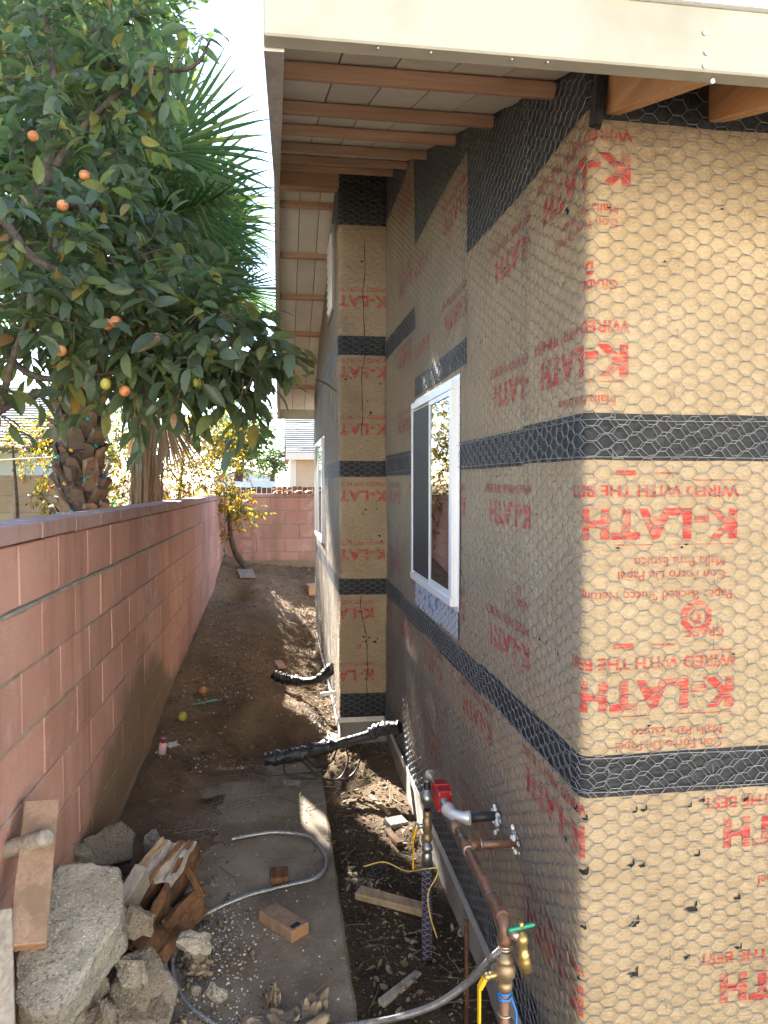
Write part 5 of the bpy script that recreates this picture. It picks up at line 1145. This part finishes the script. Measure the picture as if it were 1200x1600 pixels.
for k, (px_, py_, d_, sz, lab) in enumerate(((300, 1470, 2.55, (.10, .08, .07), 'small rubble piece just left of the white crumbs'), (215, 1440, 2.45, (.13, .10, .09), 'rubble piece under the rotten boards beside the biggest chunk'), (150, 1590, 2.12, (.12, .10, .10), 'rubble piece below the broken pipe end'), (205, 1520, 2.30, (.11, .12, .10), 'brown rubble piece between the two big concrete chunks'), (8, 1600, 1.95, (.08, .08, .1), 'rubble piece at the foot of the grey board end'), (120, 1330, 2.85, (.12, .1, .1), 'rubble piece behind the top of the biggest chunk'), (240, 1310, 3.05, (.09, .12, .06), 'flat rubble piece behind the rotten boards'))):
    rock('concrete_chunk', P(px_, py_, d_), sz, 50 + k, M['rock2'] if k % 3 else M['rock'], lab, (k * 20, k * 33, k * 50), 3)
# rotten boards, a broken timber box lying on its side
for k, (c, d, r, mt, lab) in enumerate((((-.475, 2.83, .16), (.028, .34, .15), (24, 14, -28), 'rotten', 'dark rotten board on the left of the broken timber heap'),
                                   ((-.405, 2.82, .15), (.028, .36, .16), (26, 6, -22), 'rotten', 'dark rotten board in the middle of the timber heap'),
                                   ((-.445, 2.86, .235), (.17, .20, .016), (22, -4, -24), 'grey_wood', 'grey rotten panel lying on top of the timber heap'),
                                   ((-.345, 2.86, .17), (.03, .22, .06), (14, -30, 22), 'orange_rot', 'orange brown rotten splinter on the right of the timber heap'),
                                   ((-.36, 2.74, .085), (.03, .20, .10), (8, -25, -32), 'orange_rot', 'orange rotten board low in front of the timber heap'),
                                   ((-.545, 2.86, .20), (.025, .28, .07), (34, 22, -30), 'stick', 'pale split board leaning left of the timber heap'),
                                   ((-.43, 2.68, .07), (.16, .18, .03), (20, 10, -25), 'rotten', 'crumbling rotten board at the foot of the timber heap'),
                                   ((-.40, 2.98, .19), (.05, .07, .03), (10, 20, 30), 'orange_rot', 'short orange rotten chip on top of the timber heap'))):
    me = MB().box((0, 0, 0), d, None, .006).mesh('rotten_board'); bm = bmesh.new(); bm.from_mesh(me); bmesh.ops.subdivide_edges(bm, edges=bm.edges[:], cuts=9, use_grid_fill=True); from mathutils import noise
    for v_ in bm.verts:
        if abs(v_.co.y) > d[1] * .4: v_.co.y -= math.copysign(1, v_.co.y) * .05 * abs(noise.noise(Vector((v_.co.x * 70 + k * 9, 0, v_.co.z * 70))))
        v_.co += Vector((noise.noise(Vector((v_.co.x * 60, v_.co.y * 5, v_.co.z * 60 + k))) * .007, 0, noise.noise(Vector((v_.co.x * 60 + k, v_.co.y * 5, v_.co.z * 60))) * .009))
        v_.co += Vector((noise.noise(v_.co * 18 + Vector((k, 0, 0))), noise.noise(v_.co * 14 + Vector((0, k, 0))) * 1.6, noise.noise(v_.co * 18 + Vector((0, 0, k))))) * .0085
    bm.to_mesh(me); bm.free(); me.transform(Matrix.LocRotScale(Vector(c), Euler([R(a) for a in r]).to_quaternion(), Vector((1, 1, 1)))); tag(link('rotten_board', me, M[mt]), lab, 'board')
# crumpled kraft paper
def crumple(name, c, size, seed, label, sq=(1, 1, .6), mt='crumple', rot=0):
    rr = np.random.default_rng(seed); k = 23; u, v_ = np.meshgrid(np.linspace(-1, 1, k), np.linspace(-1, 1, k)); a = fbm(u * 1.4 + seed, v_ * 1.4, seed, 3); b2 = fbm(u * 1.3, v_ * 1.3 + seed, seed + 9, 3); a = np.abs(a) * 1.7 - .3; b2 = np.abs(b2) * 1.7 - .3
    X = (u * (.75 + .3 * b2) + .35 * a) * size * sq[0]; Y = (v_ * (.75 + .3 * a) + .35 * b2) * size * sq[1]; Z = (np.abs(a) * 1.15 + .6 * np.abs(b2) + .35 * (1 - u * u) * (1 - v_ * v_)) * size * sq[2]
    Z = Z * .5; V = np.stack([X, Y, Z - Z.min() + .002], -1).reshape(-1, 3); ii = (np.arange(k - 1)[:, None] * k + np.arange(k - 1)[None]).ravel(); me = mesh_np(name, V, np.stack([ii, ii + 1, ii + k + 1, ii + k], 1), mats=[M[mt]])
    me.transform(Matrix.Translation(c) @ Matrix.Rotation(rot, 4, 'Z')); return tag(link(name, me), label, 'paper scrap')
crumple('paper_scrap', (.03, 2.20, 0), .11, 3, 'largest crumpled kraft paper scrap at the bottom of the walk', (1.1, .9, .9)); crumple('paper_scrap', (.10, 2.30, 0), .07, 5, 'crumpled kraft paper scrap right of the biggest paper', (.8, .9, 1))
crumple('paper_scrap', (-.03, 2.36, 0), .06, 9, 'upright folded kraft paper scrap behind the biggest paper', (.5, .9, 1.6)); crumple('paper_scrap', (-.10, 2.26, 0), .06, 12, 'small grey kraft paper scrap left of the biggest paper', (.9, .9, .8)); crumple('paper_scrap', (-.28, 2.53, .02), .055, 14, 'pale crumpled paper scrap beside the squarish concrete chunk', (.9, 1, .8))
crumple('paper_scrap', (-.06, 2.15, 0), .09, 17, 'dark brown kraft paper scrap at the bottom edge of the walk', (1.2, .7, .7), rot=.5)
def flat_scrap(c, w_, l, rz, mt, label, name='paper_scrap', cat='paper scrap', t=.003):
    m = MB(); n0 = 5; V = []
    for i in range(n0):
        for j in range(n0): V.append((w_ * (i / 4 - .5) + .1 * w_ * random.uniform(-1, 1), l * (j / 4 - .5) + .1 * l * random.uniform(-1, 1), .012 * random.random()))
    m.add(V, [(i * n0 + j, i * n0 + j + 1, (i + 1) * n0 + j + 1, (i + 1) * n0 + j) for i in range(4) for j in range(4)]); me = m.mesh(name); me.transform(Matrix.Translation(c) @ Matrix.Rotation(rz, 4, 'Z')); return tag(link(name, me, mt), label, cat)
flat_scrap((-.36, 3.98, gz(-.36, 3.98) + .016), .13, .13, .4, M['rock2'], 'flat grey paper sheet on the dirt near the pink wall'); flat_scrap((.06, 4.07, .01), .10, .10, .2, M['grey_wood'], 'small grey scrap under the end of the wrapped pipe')
flat_scrap((.33, 5.0, gz(.33, 5.0) + .012), .11, .12, .9, M['rock'], 'pale torn scrap below the concrete return wall'); flat_scrap((-.66, 4.62, gz(-.66, 4.62) + .02), .08, .09, .5, M['white_crumb'], 'dry whitish leaf scrap near the foot of the pink wall')
for k, (px, py, z, s_, lab) in enumerate(((437, 1010, .25, .11, 'left of two tan wood scraps on the dirt slope'), (470, 1022, .25, .12, 'right of two tan wood scraps on the dirt slope by the far wall'))):
    q = P(px, py, 1) - Vector((0, 0, CAM_Z)); t = (z - CAM_Z) / q.z; c = Vector((0, 0, CAM_Z)) + q * t; board('wood_scrap', (c.x, c.y, gz(c.x, c.y) + .015), (.075, s_ * 1.8, .02), (4, 6, 12 if k == 0 else 25), M['fir'], lab, 'wood scrap')
board('plank', (.05, 10.60, gz(.05, 10.5) + .05), (1.15, .045, .10), (0, 1, 0), M['stick'], 'long board lying along the foot of the end wall', 'board'); board('wood_block', (.40, 9.35, gz(.4, 9.35) + .06), (.13, .25, .12), (0, 0, 10), M['fir'], 'brown wood block against the far wall near the end', 'wood block')
board('plank', (-.44, 9.75, gz(-.44, 9.75) + .035), (.20, .42, .03), (6, 0, 8), M['grey_wood'], 'grey flat board lying in the far dirt corner', 'board')
board('wood_scrap', (.545, 4.02, gz(.545, 4.02) + .012), (.025, .22, .018), (4, 0, 22), M['stick'], 'pale splinter of wood in the sunny patch below the wrapped pipe', 'wood scrap'); board('wood_scrap', (.60, 3.78, gz(.60, 3.78) + .02), (.12, .07, .03), (12, 8, 30), M['rock'], 'pale broken plaster flake in the sunny patch of the trench', 'plaster flake')
board('wood_scrap', (.56, 3.62, gz(.56, 3.62) + .012), (.03, .17, .02), (0, 0, 15), M['rotten'], 'dark splinter of wood beside the pale plaster flake', 'wood scrap')
o = place('fallen_fruit', fr, Matrix.Translation((-.572, 5.53, gz(-.572, 5.53) + .022)) @ Matrix.Scale(1.25, 4)); tag(o, 'orange fallen fruit on the dirt by the pink wall', 'fruit'); o = place('fallen_fruit', fg, Matrix.Translation((-.651, 5.0, gz(-.651, 5.0) + .022)) @ Matrix.Scale(1.3, 4)); tag(o, 'yellow fallen fruit on the dirt nearer the camera', 'fruit')
board('plastic_strip', (-.535, 5.29, gz(-.535, 5.29) + .012), (.19, .03, .012), (0, 0, 30), mat('teal_plastic', (.06, .28, .2), (.1, .36, .27), 10, .5), 'green plastic strip beside the fallen fruit', 'plastic strip')
bt = empty('bottle', (-.72, 4.54, gz(-.72, 4.54)), 'small pink bottle with red cap against the pink wall', 'bottle'); bz = gz(-.72, 4.54)
MB().lathe((-.715, 4.53, bz), (.15, -.1, 1), [(0, .02), (.003, .024), (.06, .024), (.075, .016)], 12).build('bottle_body', mat('pink_plastic', (.7, .4, .45), (.75, .5, .52), 5, .4), bt); MB().lathe((-.704, 4.522, bz + .075), (.15, -.1, 1), [(0, .017), (.025, .016)], 12).build('bottle_cap', M['red'], bt)
# scraps of stucco netting on the ground
def scrap_net(name, poly_c, ux, wid, length, label, zoff=.012, seed=1, wave=.01):
    ux = Vector(ux).normalized(); uy = Vector((-ux.y, ux.x, 0)); m = MB(); rr = random.Random(seed); c = Vector(poly_c); na = int(length / HEXC); nb = int(wid / HEXH)
    def pt(a, b_):
        q = c + ux * (a + rr.gauss(0, .0012) - length / 2) + uy * (b_ + rr.gauss(0, .0012) - wid / 2); return Vector((q.x, q.y, max(gz(q.x, q.y), 0 if q.x < .23 and q.y < 4.4 else -9) + zoff + wave * float(vnoise(np.array(q.x * 14), np.array(q.y * 14), seed))))
    nd = {}
    for i in range(na):
        for j in range(nb): z = j * HEXH + (i % 2) * HEXH / 2; nd[i, j] = (pt(i * HEXC - HEXF / 2, z), pt(i * HEXC + HEXF / 2, z))
    for (i, j), (a, b_) in nd.items():
        if vnoise(np.array(i * .35), np.array(j * .4), seed + 3) > .33: continue
        m.tube([a, b_], .0012, 3, False)
        for dj in (0, 1):
            t = (i + 1, j + (dj if i % 2 else dj - 1))
            if t in nd: m.tube([b_, nd[t][0]], .0008, 3, False)
    return tag(m.build(name, M['galv']), label, 'wire netting')
scrap_net('netting_scrap', (-.24, 3.92, 0), (.55, 1, 0), .22, .95, 'long scrap of stucco netting lying on the dirty walk'); scrap_net('netting_scrap', (.11, 3.22, 0), (.1, 1, 0), .11, .36, 'small scrap of stucco netting inside the conduit loop', .008, 4, .004)
scrap_net('netting_scrap', (.40, 3.30, 0), (.5, 1, 0), .14, .3, 'torn stucco netting scrap in the dirt trench', .012, 6); scrap_net('netting_scrap', (.20, 5.25, 0), (.2, 1, 0), .25, .45, 'stucco netting scrap on the soil before the far wall', .012, 8)
# ------------------------------------------------------------------ loose litter
def scatter(name, n_, xr, yr, shapes, mt, smin, smax, dens=None, lift=.004, tilt=.35, slab_only=False):
    k = 0; P_ = []; 
    x = rng.uniform(xr[0], xr[1], n_ * 6); y = rng.uniform(yr[0], yr[1], n_ * 6)
    if dens is not None: q = rng.random(n_ * 6) < dens(x, y); x, y = x[q], y[q]
    x, y = x[:n_], y[:n_]; z = H(x, y); on = (x < .225) & (y < 4.35); z = np.where(on, np.maximum(z, 0), z); pos = np.stack([x, y, z + lift], -1)
    a = rng.uniform(0, 6.28, len(x)); d = np.stack([np.cos(a), np.sin(a), rng.normal(0, tilt * .6, len(x))], -1); nn = np.stack([rng.normal(0, tilt, len(x)), rng.normal(0, tilt, len(x)), np.ones(len(x))], -1)
    return link(name, leaves_mesh(name, shapes, pos, frames(d, nn), rng.uniform(smin, smax, len(x)) ** 1.3, mt), None, None, 'stuff')
chip = []
for q in range(5):
    a, b_, c_ = random.uniform(.5, 1), random.uniform(.3, .8), random.uniform(.15, .5); m = MB().box((0, 0, c_ * .25), (a, b_, c_), None, .22); chip.append((np.array([tuple(v_) for v_ in m.v]), np.array(m.f)))
litl = [leaf_shape(1, .5, .3, .5, 3), leaf_shape(1, .42, -.35, .7, 3), leaf_shape(1, .6, .15, -.4, 3)]
scatter('leaf_litter', 3000, (-.78, .70), (2.2, 10.5), litl, M['dry_leaf'], .02, .085, lambda x, y: np.clip(.10 + .5 * fbm(x * 2.3, y * 2.0, 71) + .35 * np.exp(-((x - .2) / .2) ** 2 - ((y - 6.0) / .9) ** 2) + .3 * np.exp(-((x + .6) / .2) ** 2 - ((y - 5.2) / .6) ** 2) + .3 * (x > .25) - .25 * ((x < .23) & (y < 4.3)), .01, 1), .012, .45)
scatter('plaster_crumbs', 1900, (-.6, .24), (2.0, 4.3), chip, M['white_crumb'], .005, .028, lambda x, y: np.clip(.9 * np.exp(-((x + .22) / .13) ** 2 - ((y - 2.62) / .28) ** 2) + .015 + .02 * (y < 3.0), 0, 1), .001, .5)
scatter('soil_crumbs', 9000, (-.78, .71), (2.0, 10.6), chip, M['debris'], .006, .036, lambda x, y: np.clip(.25 + .5 * fbm(x * 3, y * 3, 75) + .3 * (x > .24) - .15 * ((x < .23) & (y < 4.3)), .03, 1), .001, .6)
twg = []
for q in range(4): m = MB(); m.tube([(0, 0, 0), (.35, random.uniform(-.06, .06), .03), (.7, random.uniform(-.1, .1), .02), (1, random.uniform(-.1, .1), 0)], [.016, .014, .012, .006], 4, False); twg.append((np.array([tuple(v_) for v_ in m.v]), np.array(m.f)))
scatter('twigs', 700, (-.76, .70), (2.1, 10.3), twg, M['dry_leaf'], .09, .26, lambda x, y: np.clip(.2 + .6 * fbm(x * 2.5, y * 2.5, 79) + .4 * (x > .25), .02, 1), .01, .12)
clod = []
for q in range(4):
    m = MB().ball((0, 0, .1), .5, 6, (1, random.uniform(.6, 1), random.uniform(.5, .8))); clod.append((np.array([tuple(Vector(v_) + Vector((random.gauss(0, .06), random.gauss(0, .06), random.gauss(0, .06)))) for v_ in m.v]), np.array(m.f)))
scatter('soil_clods', 2600, (-.78, .71), (2.0, 10.6), clod, M['soil'], .018, .075, lambda x, y: np.clip(.12 + .6 * fbm(x * 1.8, y * 1.8, 81) + .35 * (x > .24) + .3 * np.exp(-((x - .45) / .25) ** 2 - ((y - 8.3) / 1) ** 2) - .5 * ((x < .23) & (y < 4.3)), .0, 1), -.002, .3)

scatter('rubble_bits', 420, (-.77, -.15), (1.95, 3.2), clod, M['rock2'], .02, .10, lambda x, y: np.clip(1.1 * np.exp(-((x + .62) / .22) ** 2 - ((y - 2.55) / .42) ** 2), 0, 1), .0, .5)
scatter('rubble_bits', 900, (-.77, -.1), (1.95, 3.3), chip, M['debris'], .012, .07, lambda x, y: np.clip(1.1 * np.exp(-((x + .55) / .25) ** 2 - ((y - 2.6) / .42) ** 2), 0, 1), .004, .7)

scatter('dry_litter', 2600, (-.76, .38), (4.3, 9.6), litl, M['dry_leaf'], .022, .06, lambda x, y: np.clip(.35 + .9 * fbm(x * 2.2, y * 1.6, 91), .05, 1), .014, .5)
scatter('pale_crumbs', 700, (-.76, .40), (4.3, 9.8), chip, M['white_crumb'], .012, .035, lambda x, y: np.clip(.3 + .9 * fbm(x * 2.6, y * 1.8, 95), .03, 1), .006, .6)
